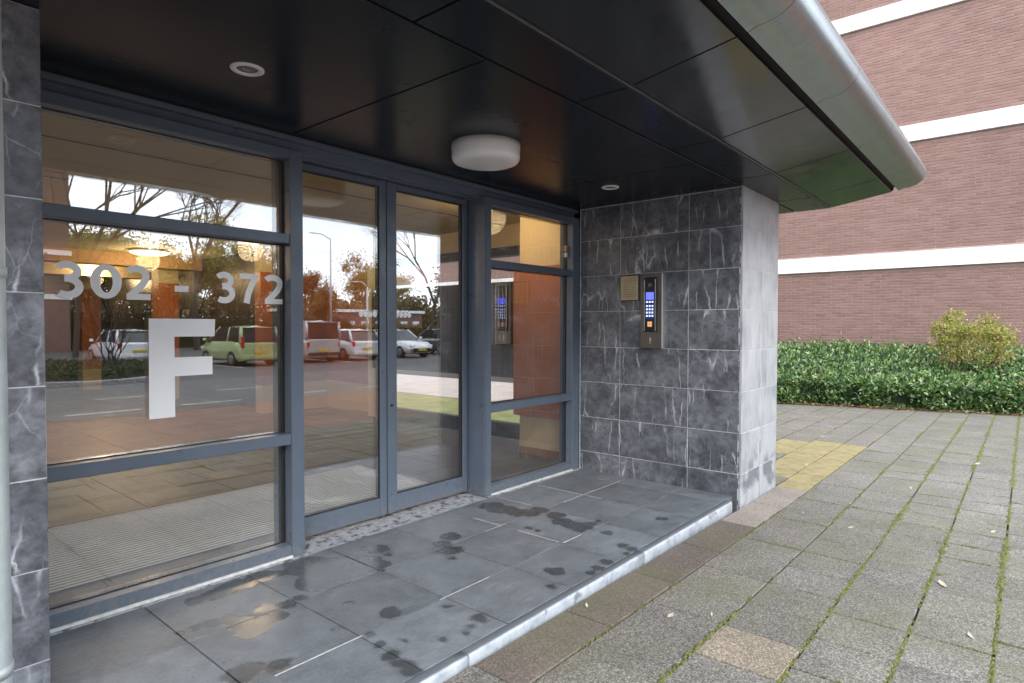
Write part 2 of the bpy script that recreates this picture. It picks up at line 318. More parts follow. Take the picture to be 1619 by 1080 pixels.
def paver(name, col, spk=.5, moss=.35, rough=.85):
    k = M(name, rough=rough); p = k.coord('Object', True); g = k.pos()
    big = k.noise(p, 3, 5); sp = k.n('ShaderNodeTexVoronoi', {'Vector': g, 'Scale': 190}).outputs['Color']
    spf = k.n('ShaderNodeSeparateColor', {0: sp}).outputs[0]
    base = k.ramp(big, (.3, tuple(c*.82 for c in col)), (.7, tuple(c*1.15 for c in col)))
    base = k.mix(1, base, k.ramp(spf, (0., 1-spk), (.55, 1.), (.9, 1+spk), (1., 1+spk*1.8)), 'MULTIPLY')
    base = k.mix(1, base, k.ramp(k.rnd(), (0., .92), (1., 1.08)), 'MULTIPLY')
    mm = k.ramp(k.noise(g, 1.7, 6, .65), (.42, 0.), (.68, moss)); base = k.mix(mm, base, (.135, .135, .055))
    dirt = k.ramp(k.noise(g, 26, 6, .7), (.55, 0.), (.75, .4)); base = k.mix(dirt, base, tuple(c*.5 for c in col))
    k.l(base, 'Base Color'); k.bump(k.math('ADD', spf, k.noise(g, 260, 3)), .35, .003); return k.m
PAV = paver('grey_paver', (.160, .145, .126), .60, .42); PAV_B = paver('brown_paver', (.125, .100, .083), .4, .4); PAV_T = paver('tan_paver', (.24, .195, .145), .5, .3)
PAV_R = paver('pinkish_paver', (.27, .225, .195), .3, .1)
k = M('yellow_paver', rough=.8); p = k.coord('Object', True); g = k.pos()
b_ = k.ramp(k.noise(p, 4, 5), (.3, (.245, .197, .085)), (.7, (.305, .247, .115))); b_ = k.mix(k.ramp(k.noise(g, 11, 7, .75), (.44, 0.), (.72, .85)), b_, (.11, .095, .045))
k.l(b_, 'Base Color'); k.bump(k.noise(g, 200, 4), .3, .003); PAV_Y = k.m
JOINT = simple('joint_sand', (.075, .068, .05), .95, var=.4, sc=30)
k = M('moss', rough=.9); g = k.pos(); k.l(k.ramp(k.noise(g, 60, 5), (.3, (.065, .075, .018)), (.55, (.125, .135, .035)), (.75, (.21, .21, .065))), 'Base Color'); k.bump(k.noise(g, 400, 3), .6, .004); MOSS = k.m
MORTAR_W = simple('white_mortar', (.55, .55, .53), .9, var=.2, sc=40)
CONC = simple('pale_concrete', (.33, .33, .33), .85, var=.45, sc=18, bump=.3)
k = M('stained_threshold', rough=.7); g = k.pos(); k.l(k.mix(k.ramp(k.noise(g, 17, 8, .7), (.50, 0.), (.60, .9)), k.ramp(k.noise(g, 40, 4), (.3, (.30, .31, .33)), (.7, (.46, .47, .49))), (.06, .065, .075)), 'Base Color'); k.bump(k.noise(g, 60, 5), .3, .004); THRESH = k.m
# brick
k = M('brown_brick', rough=.85); g = k.pos(); isl = k.island()
c = k.ramp(isl, (0., (.222, .130, .107)), (.25, (.250, .146, .121)), (.55, (.268, .159, .133)), (.85, (.290, .174, .148)), (1., (.240, .146, .125)))
pat = k.ramp(k.noise(g, .5, 5), (.3, .86), (.7, 1.12)); c = k.mix(1, c, pat, 'MULTIPLY'); c = k.mix(k.ramp(k.noise(g, 40, 5), (.4, 0.), (.8, .25)), c, (.19, .11, .09))
k.l(c, 'Base Color'); k.bump(k.noise(g, 90, 4), .3, .003); BRICK = k.m
k = M('brown_brick_single', rough=.85); g = k.pos()
c = k.ramp(k.rnd(), (0., (.222, .130, .107)), (.25, (.250, .146, .121)), (.55, (.268, .159, .133)), (.85, (.290, .174, .148)), (1., (.240, .146, .125)))
pat = k.ramp(k.noise(g, .5, 5), (.3, .86), (.7, 1.12)); c = k.mix(1, c, pat, 'MULTIPLY'); c = k.mix(k.ramp(k.noise(g, 40, 5), (.4, 0.), (.8, .25)), c, (.19, .11, .09))
k.l(c, 'Base Color'); k.bump(k.noise(g, 90, 4), .3, .003); BRICK1 = k.m
BMORT = simple('brick_mortar', (.345, .25, .215), .95, var=.15, sc=3)
def far_brick(name, ax, a=(.27, .145, .115), b=(.20, .105, .085)):
    k = M(name, rough=.9); g = k.pos()
    sp = k.n('ShaderNodeSeparateXYZ', {0: g}).outputs; v = k.n('ShaderNodeCombineXYZ', {0: sp[ax], 1: sp[2], 2: 0.0}).outputs[0]
    br = k.n('ShaderNodeTexBrick', {'Vector': v, 'Color1': (*a, 1), 'Color2': (*b, 1), 'Mortar': (.27, .2, .18, 1), 'Scale': 1, 'Mortar Size': .006, 'Brick Width': .22, 'Row Height': .0625})
    k.l(br.outputs[0], 'Base Color'); return k.m
BRICK_Y = far_brick('brick_plane', 1); BRICK_X = far_brick('brick_plane_far', 0, (.16, .085, .07), (.11, .06, .05))
k = M('white_band_concrete', rough=.8); g = k.pos(); bc = k.ramp(k.noise(g, 2.2, 7, .65), (.25, (.60, .585, .55)), (.5, (.84, .83, .80))); k.l(bc, 'Base Color'); BAND = k.m
# plants
def leafmat(name, stops, rough=.4, trans=.25):
    k = M(name, rough=rough); k.l(k.ramp(k.island(), *stops), 'Base Color')
    tl = k.n('ShaderNodeBsdfTranslucent'); 
    k.nt.links.new(k.ramp(k.island(), *[(p_, tuple(min(1, q*1.3) for q in c_)) for p_, c_ in stops]), tl.inputs[0])
    mxs = k.n('ShaderNodeMixShader', {0: trans, 1: k.b.outputs[0], 2: tl.outputs[0]}); k.nt.links.new(mxs.outputs[0], k.out.inputs[0]); return k.m
LEAF_H = leafmat('hedge_leaf', [(0., (.022, .055, .014)), (.35, (.062, .140, .034)), (.65, (.145, .25, .068)), (.85, (.26, .37, .135)), (.982, (.42, .48, .26)), (.988, (.30, .24, .08)), (1., (.26, .13, .06))], .24, .18)
LEAF_B = leafmat('yellow_green_leaf', [(0., (.15, .20, .03)), (.4, (.30, .35, .06)), (.72, (.46, .44, .11)), (.88, (.50, .33, .14)), (1., (.62, .40, .36))], .5, .35)
LEAF_T = leafmat('olive_leaf', [(0., (.10, .11, .025)), (.5, (.23, .22, .05)), (1., (.36, .32, .09))], .6, .3)
LEAF_O = leafmat('autumn_leaf', [(0., (.13, .08, .03)), (.5, (.22, .14, .045)), (1., (.30, .21, .08))], .6, .3)
LEAF_D = leafmat('dark_leaf', [(0., (.02, .035, .015)), (.6, (.05, .07, .025)), (1., (.09, .10, .04))], .6, .2)
LITTER = leafmat('fallen_leaf_brown', [(0., (.16, .07, .03)), (.4, (.30, .16, .06)), (.8, (.42, .30, .13)), (1., (.5, .42, .26))], .7, .1)
PALE = leafmat('pale_fallen_leaf', [(0., (.38, .34, .23)), (1., (.52, .47, .36))], .6, .1)
BARK = simple('bark', (.060, .045, .033), .9, var=.3, sc=20); STEM = simple('shrub_stem', (.13, .075, .045), .8, var=.3, sc=20)
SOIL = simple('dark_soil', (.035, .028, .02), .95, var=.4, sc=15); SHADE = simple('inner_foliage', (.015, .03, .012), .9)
k = M('lawn_grass', rough=.9); g = k.pos(); k.l(k.ramp(k.noise(g, 3, 8, .7), (.3, (.16, .19, .04)), (.7, (.38, .37, .12))), 'Base Color'); k.bump(k.noise(g, 80, 4), .6, .02); GRASS = k.m
# ------------------------------------------------------------------ ground
def sheet(name, pts, z, mat, **kw):
    v = [(x, y, z) if len(q) == 2 else tuple(q) for q in pts for x, y in [q[:2]]]
    me = rawmesh(name, v, [tuple(range(len(v)))], mat); o = obj(name, me); tag(o, kind='structure', **kw); return o
ASPH = simple('asphalt', (.085, .082, .08), .85, var=.25, sc=3, bump=.3)
k = M('reddish_clinker', rough=.85); g = k.pos(); sp = k.n('ShaderNodeSeparateXYZ', {0: g}).outputs
v_ = k.n('ShaderNodeCombineXYZ', {0: sp[0], 1: sp[1], 2: 0.0}).outputs[0]
br = k.n('ShaderNodeTexBrick', {'Vector': v_, 'Color1': (.25, .135, .095, 1), 'Color2': (.18, .10, .075, 1), 'Mortar': (.10, .075, .06, 1), 'Scale': 1, 'Mortar Size': .008, 'Brick Width': .3, 'Row Height': .3})
k.l(k.mix(k.ramp(k.noise(g, 2, 6), (.4, 0.), (.75, .5)), br.outputs[0], (.12, .11, .09)), 'Base Color'); CLINK = k.m
PAVE_BASE = paver('pavement_base', (.17, .16, .15), .4, .3)
# base terrain: level by the building, falling 0.2 m towards the parking ground
tv = []; ys = [2500, 0, -4, -14, -60, -2500]; zs = [-.12, -.12, -.11, -.34, -.34, -.34]; xs_ = [-2500, -60, 0, 60, 2500]
for y, z in zip(ys, zs):
    for x in xs_: tv.append((x, y, z))
nx = len(xs_); tf = [(r*nx+i, (r+1)*nx+i, (r+1)*nx+i+1, r*nx+i+1) for r in range(len(ys)-1) for i in range(nx-1)]
tag(obj('ground', rawmesh('ground', tv, tf, ASPH)), kind='structure')
def slope_z(y, off=0.0): return (-.11 if y > -4 else -.34 if y < -14 else -.11-.23*(-4-y)/10)+off
# ------------------------------------------------------------------ facade with the main block above it (out of frame, shades the entrance)
blk = thing('apartment_block', 'brown brick apartment block above the entrance canopy', 'building', (-5, 8, 0))
def part(name, mb, mat, par, loc=None):
    o = mb.build(name, mat, par)
    o.matrix_parent_inverse = Matrix.Translation(-Vector(par.location)) if par.type == 'EMPTY' and par.rotation_euler.z == 0 else Matrix()
    return o
part('upper_wall', MB().box(-26, .9, -.25, 14.2, 2.75, 15), BRICK_X, blk)
part('side_wall', MB().box(-26, -5.2, -.2, 14.2, -.14, 2.75), BRICK_X, blk)
for z in (5.3, 8.0, 10.7): part('concrete_band', MB().box(-26, .95, -.3, -.252, z, z+.33), BAND, blk)

# ------------------------------------------------------------------ lobby interior
lob = thing('lobby', 'lobby behind the glass with orange walls and cream ceiling', 'lobby', (-2, 4, 0))
CREAM = simple('cream_paint', (.62, .52, .33), .6, var=.06, sc=2); ORANGE = simple('orange_panel', (.40, .135, .048), .4, var=.1, sc=3)
WOODD = simple('dark_wood', (.030, .020, .016), .35, var=.3, sc=4); SKIRT = simple('orange_wood_skirting', (.30, .125, .035), .45, var=.2, sc=6)
CEIL = simple('cream_ceiling', (.76, .66, .44), .7, var=.05, sc=1.5)
part('lobby_floor', MB().box(-5.2, 1.2, .26, 14, -.05, -.004), DARKGAP, lob)
slb = {}
sl = tile_mesh('lobby_tile', .596, .596, .006, SLATE_IN, .0015)
n_ = 0
for i in range(11):
    for j in range(23):
        x, y = -5.0+i*.6+.03, .58+j*.6
        if x > 1.1 or (y > 5.3 and x > .1): continue
        o = obj('floor_tile', sl, lob, (x+2, y-4, -.0045)); n_ += 1
part('ceiling', MB().box(-5.2, 1.2, .1, 14, 2.36, 2.72), CEIL, lob)
for y in (1.5, 2.7, 3.9, 5.1): part('ceiling_joint', MB().box(-5.2, 1.2, y, y+.012, 2.356, 2.362), DARKGAP, lob)
part('beam', MB().box(-5.2, 1.2, 7.7, 8.0, 2.17, 2.36), simple('tan_beam', (.42, .24, .10), .6), lob)
part('beam', MB().box(-5.2, .1, 9.4, 9.7, 2.1, 2.36), CREAM, lob)
# right pier with orange panel over cream base
part('pier', MB().box(.16, .78, .20, .80, 0, 2.36), CREAM, lob)
part('orange_panel', MB().bbox(.13, .158, .13, .86, .375, 1.80, .004), ORANGE, lob)
part('skirting', MB().bbox(.145, .158, .13, .805, .003, .075, .003), SKIRT, lob)
part('end_wall', MB().box(.0, .9, .10, .128, 0, 2.36), DARKGAP, lob)
# window wall: sill window, mailbox bank, clerestory
part('window_sill_wall', MB().box(.75, .85, .80, 3.75, 0, .15), DARKGAP, lob)
part('wall_over_mailboxes', MB().box(.75, .85, .80, 3.75, 2.12, 2.36), CREAM, lob)
part('window_head', MB().bbox(.72, .86, .80, 3.75, 2.02, 2.118, .004), RUBBER, lob)
mbk = part('mailbox_bank', MB().box(.62, .90, .80, 3.75, .68, 1.72), WOODD, lob)
for i in range(10):
    for j in range(4):
        q = MB().bbox(.607, .6195, .84+i*.29, 1.115+i*.29, .70+j*.252, .942+j*.252, .003).build('mailbox_door', WOODD, mbk)
        q.matrix_parent_inverse = Matrix.Identity(4)
for y in (.80, 2.2, 3.68): part('window_post', MB().bbox(.77, .83, y, y+.06, .15, .68), FRAME, lob); part('window_post', MB().bbox(.77, .83, y, y+.06, 1.72, 2.02), FRAME, lob)
part('pale_post', MB().bbox(.70, .92, 3.75, 3.95, 0, 2.36), simple('white_paint', (.75, .73, .68), .5), lob)
part('orange_wall', MB().box(.95, 1.1, 3.95, 5.4, .40, 2.36), ORANGE, lob)
part('cream_dado', MB().box(.935, 1.1, 3.95, 5.38, 0, .40), CREAM, lob)
part('orange_wall', MB().box(.10, .95, 5.30, 5.42, .40, 2.36), ORANGE, lob)
part('cream_dado', MB().box(.10, .935, 5.285, 5.42, 0, .40), CREAM, lob)
part('corridor_wall', MB().box(.10, .2, 5.42, 14, 0, 2.36), WOODD, lob)
part('end_wall', MB().box(-5.2, .2, 13.8, 14, 0, 2.36), WOODD, lob)
part('left_wall', MB().box(-5.2, -5.0, .1, 14, 0, 2.36), BRICK_Y, lob)
part('column', MB().bbox(-.15, .06, 5.25, 5.42, .40, 2.0, .005), ORANGE, lob); part('column_head', MB().bbox(-.148, .058, 5.252, 5.418, 2.0, 2.36, .004), CREAM, lob); part('column_base', MB().bbox(-.148, .058, 5.252, 5.418, 0, .40, .004), CREAM, lob)
for x, y in ((-.65, 11.0), (-.30, 8.2), (-1.9, 12.6)):
    c_ = part('column', MB().bbox(x-.16, x+.16, y-.16, y+.16, .40, 1.95, .006), ORANGE, lob)
    part('column_head', MB().bbox(x-.155, x+.155, y-.155, y+.155, 1.95, 2.36, .004), CREAM, lob)
    part('column_base', MB().bbox(x-.155, x+.155, y-.155, y+.155, 0, .40, .004), CREAM, lob)
for x in (-4.2, -3.2, -2.2, -1.2): 
    d_ = part('door', MB().bbox(x, x+.9, 13.73, 13.795, 0, 2.05, .004), simple('brown_door', (.10, .055, .03), .4, var=.2), lob)
# ribbed entrance mat
ALU = simple('aluminium_rib', (.68, .68, .67), .5, .2); MATB = simple('mat_brush', (.025, .025, .027), .9)
mat_ = tag(MB().box(-3.85, -1.2, .42, 1.55, .0025, .006).build('entrance_mat', MATB), 'ribbed grey entrance mat on the lobby floor behind the glass', 'mat')
for i in range(29): MB().box(-3.84, -1.21, .43+i*.038, .444+i*.038, .0062, .011).build('rib', ALU, mat_)
# lit ceiling lamps inside, some added to brighten walls and ceiling
GLOW = emit('warm_lamp', (1, .66, .36), 2.0)
def lobby_lamp(x, y, lab, r=.24, e=40):
    e *= .46
    t = thing('ceiling_lamp', lab, 'lamp', (x, y, 2.36), 0, 'lit ceiling lamps in the lobby')
    MB().lathe([(0.001, -.07), (r*.8, -.068), (r, -.045), (r, -.022)]).build('lamp_shade', GLOW, t); MB().lathe([(r*1.02, -.03), (r*1.02, 0), (0.001, -.001)]).build('rim', WHITE, t)
    ld = bpy.data.lights.new('lamp_light', 'POINT'); ld.energy = e; ld.color = (1, .70, .40); ld.shadow_soft_size = .15
    lo = bpy.data.objects.new('lamp_light', ld); link(lo, t); lo.location = (0, 0, -.16)
lobby_lamp(-.95, 7.0, 'largest lit round lamp seen through the glass above the house numbers', .26, 40)
lobby_lamp(-1.0, 9.3, 'lit round lamp seen behind the first digits of the house numbers', .24, 36)
lobby_lamp(-.35, 11.6, 'smallest lit round lamp deep in the corridor behind the dash', .22, 36)
lobby_lamp(-.62, 4.55, 'extra round lamp added to light the orange corner wall inside the lobby', .2, 26)  # extra lamp, put in to throw warm light on the orange walls
lobby_lamp(-4.55, 4.2, 'unseen round lamp added to brighten the left side of the lobby', .2, 60)  # out of view, added to lift the lobby ceiling
lobby_lamp(-.36, .68, 'lit round lamp close behind the top of the right window', .2, 15)

# ------------------------------------------------------------------ glazed entrance screen
ent = thing('entrance_screen', 'blue grey framed glass entrance screen with white house numbers', 'entrance', (-1.95, 0, 0))
def ep(name, mb, mat, par=None):
    o = mb.build(name, mat, par or ent)
    o.matrix_parent_inverse = Matrix.Translation(-Vector(ent.location)) if (par or ent) is ent else Matrix()
    return o
XL0, XL1, XR0, XR1 = -3.96, -2.711, -1.135, -.012
GY0, GY1 = .072, .096
# mullions
ep('mullion', MB().bbox(-2.711, -2.637, 0, .14, .0, 2.16), FRAME); ep('mullion', MB().bbox(-1.186, -1.135, 0, .24, .0, 2.16), FRAME)
ep('side_panel', MB().bbox(-1.2, -1.1885, .006, .24, .0, 2.158, .002), FRAME)
ep('jamb', MB().bbox(-.10, -.0015, 0, .14, .0, 2.16), FRAME); ep('jamb', MB().bbox(-4.06, -3.96, 0, .14, .0, 2.16), FRAME)
ep('head_rail', MB().bbox(-4.1, -.0015, .055, .145, 2.162, 2.236), FRAME)
ep('head_trim', MB().bbox(-4.1, -.0015, .012, .052, 2.212, 2.237, .002), FRAME)
for a, b in ((XL0, XL1), (XR0, -.10)):
    for nm, z0, z1 in (('sill_rail', .004, .066), ('transom', .602, .660), ('transom', 1.664, 1.716), ('top_rail', 2.108, 2.161)):
        ep(nm, MB().bbox(a+.001, b-.001, .003, .138, z0, z1), FRAME)
    ep('sealant', MB().box(a, b+.0, -.006, .0025, -.002, .012), MORTAR_W)
ep('soffit_closer', MB().box(-4.1, -.012, .02, .3, 2.238, 2.40), DARKGAP)
panes = {}
for side, a, b in (('l', XL0, XL1), ('r', XR0, -.10)):
    for i, (z0, z1) in enumerate(((.066, .602), (.660, 1.664), (1.716, 2.108))):
        o = ep('window_pane', MB().box(a+.008, b-.008, GY0, GY1, z0+.004, z1-.004), GLASS); panes[side, i] = o
        g = MB()
        for x0, x1, q0, q1 in ((a+.001, a+.008, z0, z1), (b-.008, b-.001, z0, z1), (a+.008, b-.008, z0, z0+.004), (a+.008, b-.008, z1-.004, z1)):
            g.box(x0, x1, GY0-.004, GY1+.004, q0+.0005, q1-.0005)
        ep('gasket', g, RUBBER)
# lettering on the middle pane of the left window
def film(name, mb):
    o = mb.build(name, FILM, panes['l', 1]); o.matrix_parent_inverse = Matrix(); return o
film('letter', MB().prism([(-3.373, .805), (-3.262, .805), (-3.262, .995), (-3.089, .995), (-3.089, 1.083), (-3.262, 1.083), (-3.262, 1.18), (-3.078, 1.18), (-3.074, 1.264), (-3.370, 1.264)], .0695, .0712, 1))
film('dash', MB().prism([(-3.258, 1.391), (-3.197, 1.391), (-3.197, 1.419), (-3.258, 1.419)], .0695, .0712, 1))
def ribbon(pts, wid):                 # flat stroke of varying width: pts in a unit box, wid half widths
    vs_ = []; n = len(pts)
    for i in range(n):
        a, b = Vector(pts[max(0, i-1)]), Vector(pts[min(n-1, i+1)]); d = (b-a).normalized(); q = Vector((-d.y, d.x))*wid(i/(n-1))
        vs_ += [Vector(pts[i])+q, Vector(pts[i])-q]
    return vs_, [(2*i, 2*i+1, 2*i+3, 2*i+2) for i in range(n-1)]
def arc(cx, cy, rx, ry, a0, a1, n=22): return [(cx+rx*math.cos(rad(a0+(a1-a0)*i/n)), cy+ry*math.sin(rad(a0+(a1-a0)*i/n))) for i in range(n+1)]
ASP = 1.32      # digit box: 1 wide, ASP tall
def digit(ch, x0, x1, z0, z1):
    st = []
    if ch == '0': st.append((arc(.5, ASP/2, .355, ASP/2-.118, 90, 450, 44), lambda t: .132+.018*math.cos(4*PI*t+PI)))
    if ch == '3':
        st.append((arc(.42, .965, .33, .245, 150, -62, 26)+[(.47, .735), (.33, .72)], lambda t: .122+.012*math.sin(PI*t)))
        st.append(([(.33, .70), (.47, .70)]+arc(.42, .395, .385, .30, 70, -132, 28), lambda t: .122+.018*math.sin(PI*t)))
    if ch == '2':
        st.append((arc(.44, .93, .36, .29, 145, -22, 24)+[(.70, .66), (.52, .45), (.34, .28), (.22, .16), (.17, .11)], lambda t: .130+.010*math.sin(PI*t)))
        st.append(([(.07, .118), (.96, .118)], lambda t: .118))
    if ch == '7':
        st.append(([(.04, ASP-.11), (.93, ASP-.11)], lambda t: .12)); st.append(([(.82, ASP-.17), (.62, .82), (.45, .42), (.36, .0)], lambda t: .140+.01*t))
    mb = MB()
    for k_, (pt, wf) in enumerate(st):
        v_, f_ = ribbon(pt, wf); yy = .0700-.0004*k_
        mb.add([(x0+q.x*(x1-x0), yy, z0+q.y/ASP*(z1-z0)) for q in v_], f_)
    film('digit', mb)
for ch, x0, x1 in (('3', -3.722, -3.612), ('0', -3.594, -3.476), ('2', -3.466, -3.357), ('3', -3.072, -2.968), ('7', -2.954, -2.848), ('2', -2.826, -2.710)):
    digit(ch, x0, x1, 1.347, 1.497)
# sliding doors, set back
def door(name, lab, a, b, stl, str_):
    t = thing('sliding_door', lab, 'door', ((a+b)/2, .19, 0), 0, 'sliding glass door leaves')
    cx = (a+b)/2; h = (b-a)/2; y0, y1 = -.025, .025
    MB().bbox(-h, -h+stl, y0, y1, .018, 2.155).build('stile', FRAME, t); MB().bbox(h-str_, h, y0, y1, .018, 2.155).build('stile', FRAME, t)
    MB().bbox(-h+stl+.0005, h-str_-.0005, y0+.001, y1-.001, .02, .135).build('bottom_rail', FRAME, t); MB().bbox(-h+stl+.0005, h-str_-.0005, y0+.001, y1-.001, 2.115, 2.153).build('top_rail', FRAME, t)
    p_ = MB().box(-h+stl+.003, h-str_-.003, -.012, .012, .138, 2.112).build('pane', GLASS, t)
    g = MB()
    for x0, x1, q0, q1 in ((-h+stl, -h+stl+.006, .136, 2.114), (h-str_-.006, h-str_, .136, 2.114), (-h+stl+.006, h-str_-.006, .1355, .141), (-h+stl+.006, h-str_-.006, 2.109, 2.1145)):
        g.box(x0, x1, -.016, .016, q0, q1)
    g.build('gasket', RUBBER, t)
    return t, p_, cx
d1, p1, c1_ = door('l', 'left sliding glass door leaf beside the large window', -2.70, -1.952, .06, .052)
d2, p2, c2_ = door('r', 'right sliding glass door leaf beside the dark side panel', -1.944, -1.215, .075, .045)
MB().cyl((d2.location.x*0-.335, -.027, .72), (-.335, -.036, .72), .008, n=10).build('lock', BLACKP, d2)
def decal(par, pane, x0, x1):
    mb = MB(); n = 4; wv = (x1-x0)/n
    for i in range(n):
        a = x0+i*wv; pts = [(a+.004, 1.296), (a+.010, 1.289), (a+wv-.010, 1.289), (a+wv-.004, 1.296), (a+wv, 1.3065), (a+wv-.004, 1.318), (a+wv-.010, 1.325), (a+.010, 1.325), (a+.004, 1.318), (a, 1.3065)]
        mb.prism(pts, -.0150, -.0135, 1)
    o = mb.build('sticker', FILM, pane)
decal(d1, p1, -2.157-c1_, -2.019-c1_); decal(d2, p2, -1.877-c2_, -1.739-c2_)
ep('door_track', MB().bbox(-2.636, -1.2, .12, .27, 2.158, 2.235), FRAME)
# small sensor box at the head, contact box at the right jamb
tag(MB().bbox(-3.875, -3.825, -.05, -.012, 2.165, 2.19, .003).build('sensor_box', WHITE), 'small white sensor box on the head rail beside the left pillar', 'sensor')
cb = thing('contact_box', 'small beige contact box high on the right window jamb', 'contact box', (-.118, .06, 1.90))
MB().bbox(-.014, .014, -.012, .012, -.025, .025).build('box_body', simple('beige_plastic', (.42, .27, .17), .5), cb); MB().bbox(-.010, .010, -.010, .010, -.075, -.035).build('box_clip', WHITE, cb)

# ------------------------------------------------------------------ entrance step
step = obj('entrance_step', MB().box(-3.95, -.002, -1.346, .26, -.139, -.030).mesh('entrance_step', JOINT)); tag(step, kind='structure')
cols = [-.002-.003] + [-.22-.46*i for i in range(9)]
rows_ = [-.03, -.50, -.97, -1.346]
for j in range(3):
    for i in range(len(cols)-1):
        x1, x0 = cols[i], cols[i+1]
        if x0 < -3.95: x0 = -3.95
        y1, y0 = rows_[j], rows_[j+1]
        me = tile_mesh('slate_tile', x1-x0-.005, y1-y0-.005, .029, SLATE, .0012)
        obj('slate_tile', me, step, ((x0+x1)/2, (y0+y1)/2, -.0295+random.uniform(-.0008, .0008)), (random.uniform(-.0015, .0015), random.uniform(-.0015, .0015), random.uniform(-.003, .003)))
obj('threshold', MB().box(-2.64, -1.19, -.024, .26, -.0295, -.004).mesh('threshold', THRESH), step)
obj('threshold', MB().box(-3.95, -2.642, -.024, .26, -.0295, -.001).mesh('threshold', THRESH), step); obj('threshold', MB().box(-1.188, -.004, -.024, .26, -.0295, -.001).mesh('threshold', THRESH), step)
# white mortar lines left in some joints
mo = MB()
for x0, y0, x1, y1 in [(-2.55, -.97, -2.22, -.97), (-3.34, -.97, -2.97, -.97), (-1.74, -.5, -1.55, -.5), (-1.52, -.26, -1.565, -.51), (-1.565, -.64, -1.60, -.94), (-1.60, -.97, -1.42, -.97), (-1.03, -.05, -1.06, -.38), (-.57, -.08, -.61, -.46), (-.94, -.5, -.16, -.5), (-.61, -.46, -.63, -.66)]:
    xx = [-.22-.46*i for i in range(9)]
    if abs(x0-x1) < .1: x0 = x1 = min(xx, key=lambda q: abs(q-(x0+x1)/2))
    a = Vector((x0, y0, 0)); b = Vector((x1, y1, 0)); n = max(2, int((b-a).length/.03)); d = (b-a).normalized(); pn = Vector((-d.y, d.x, 0))
    vs_ = []
    for i in range(n+1):
        q = a+(b-a)*i/n; wd = .0036+.0012*noise.noise(q*40); vs_ += [tuple(q+pn*wd+Vector((0, 0, -.0008))), tuple(q-pn*wd+Vector((0, 0, -.0008)))]
    mo.add(vs_, [(2*i, 2*i+1, 2*i+3, 2*i+2) for i in range(n)])
o = obj('mortar_lines', rawmesh('mortar_lines', mo.v, mo.f, MORTAR_W), step); o['kind'] = 'stuff'
# rounded bluestone edge, in lengths
def edge_sec(x, jit=0):
    pts = [(-1.3475, -.135), (-1.3475, -.0025), (-1.350, -.0005), (-1.378, -.0010), (-1.386, -.0035), (-1.3905, -.009), (-1.392, -.02), (-1.393, -.135)]
    return [(x, y+jit, z) for y, z in pts]
for a, b in ((-3.95, -3.62), (-3.615, -2.80), (-2.794, -1.43), (-1.424, -.14)):
    secs = [edge_sec(a+(b-a)*i/14, .002*noise.noise(Vector((a+(b-a)*i/14*5, 0, 3)))) for i in range(15)]
    if b > -.2:
        c = secs[-1]; secs.append([(x+.02, -1.3475+(y+1.3475)*.9, z-.003 if z > -.1 else z) for x, y, z in c]); secs.append([(x+.034, -1.3475+(y+1.3475)*.6, z-.012 if z > -.1 else z) for x, y, z in c]); secs.append([(x+.04, -1.3475+(y+1.3475)*.25, z-.018 if z > -.1 else z) for x, y, z in c])
    obj('edge_stone', MB().loft(secs).mesh('edge_stone', EDGE), step)

# ------------------------------------------------------------------ stone clad right pier
def clad(parent, face, u0, u1s, zs, fixed, mat=STONE, thick=.02, gap=.0035):
    # face 'x-' (plane x=fixed facing -x; u along y), 'y-' (plane y=fixed facing -y; u along x), 'x+'
    for a, b in zip(u1s[:-1], u1s[1:]):
        for z0, z1 in zip(zs[:-1], zs[1:]):
            me = tile_mesh('stone_tile', b-a-gap, z1-z0-gap, thick, mat, .002)
            c, zc = (a+b)/2, (z0+z1)/2; dz = random.uniform(-.0009, .0009); ti = random.uniform(-.0018, .0018)
            o = obj('stone_tile', me, parent)
            lx = {'x-': Matrix(((0, 0, -1), (-1, 0, 0), (0, 1, 0))), 'x+': Matrix(((0, 0, 1), (1, 0, 0), (0, 1, 0))), 'y-': Matrix(((1, 0, 0), (0, 0, -1), (0, 1, 0)))}[face]
            lx = lx @ Matrix.Rotation(ti, 3, 'Y')
            pos_ = {'x-': (fixed+thick+dz, c, zc), 'x+': (fixed-thick+dz, c, zc), 'y-': (c, fixed+thick+dz, zc)}[face]
            o.matrix_local = Matrix.Translation(Vector(pos_)-Vector(parent.location)) @ lx.to_4x4()
pier = thing('stone_pier', 'grey veined stone clad pier right of the entrance with intercom', 'pier', (.4, -.7, 0))
part('core', MB().box(.0022, .807, -1.3998, -.003, -.13, 2.2995), GROUT, pier)
zs_r = [-.13, .16, .46, .76, 1.06, 1.36, 1.66, 1.96, 2.235]
clad(pier, 'x-', None, [-1.379, -.994, -.402, -.012], zs_r, 0.0)
clad(pier, 'y-', None, [.0, .40, .81], zs_r[:-1]+[2.30], -1.402, STONE_W)
clad(pier, 'x+', None, [-1.379, -.72, -.012], [-.13, .46, 1.06, 1.66, 2.26], .81)
cj = MB()
for i in range(60):
    z0 = -.1+i*.039
    if random.random() < .75: cj.box(.0005, .006+random.random()*.006, -1.3815-random.random()*.004, -1.3792, z0, z0+.03+random.random()*.01)
o = part('corner_crack', cj, DARKGAP, pier); o['kind'] = 'stuff'
lpier = thing('stone_pier', 'grey veined stone clad pillar at the left edge behind the downpipe', 'pier', (-4.4, -.3, 0))
part('core', MB().box(-5.185, -3.8902, -.5478, .3, -.13, 2.2365), GROUT, lpier)
zs_l = [-.13, .14, .44, .735, 1.035, 1.335, 1.635, 1.93, 2.236]
clad(lpier, 'y-', None, [-5.19, -4.49, -3.888], zs_l, -.55, STONE_L)
clad(lpier, 'x+', None, [-.529, -.02], zs_l, -3.888)
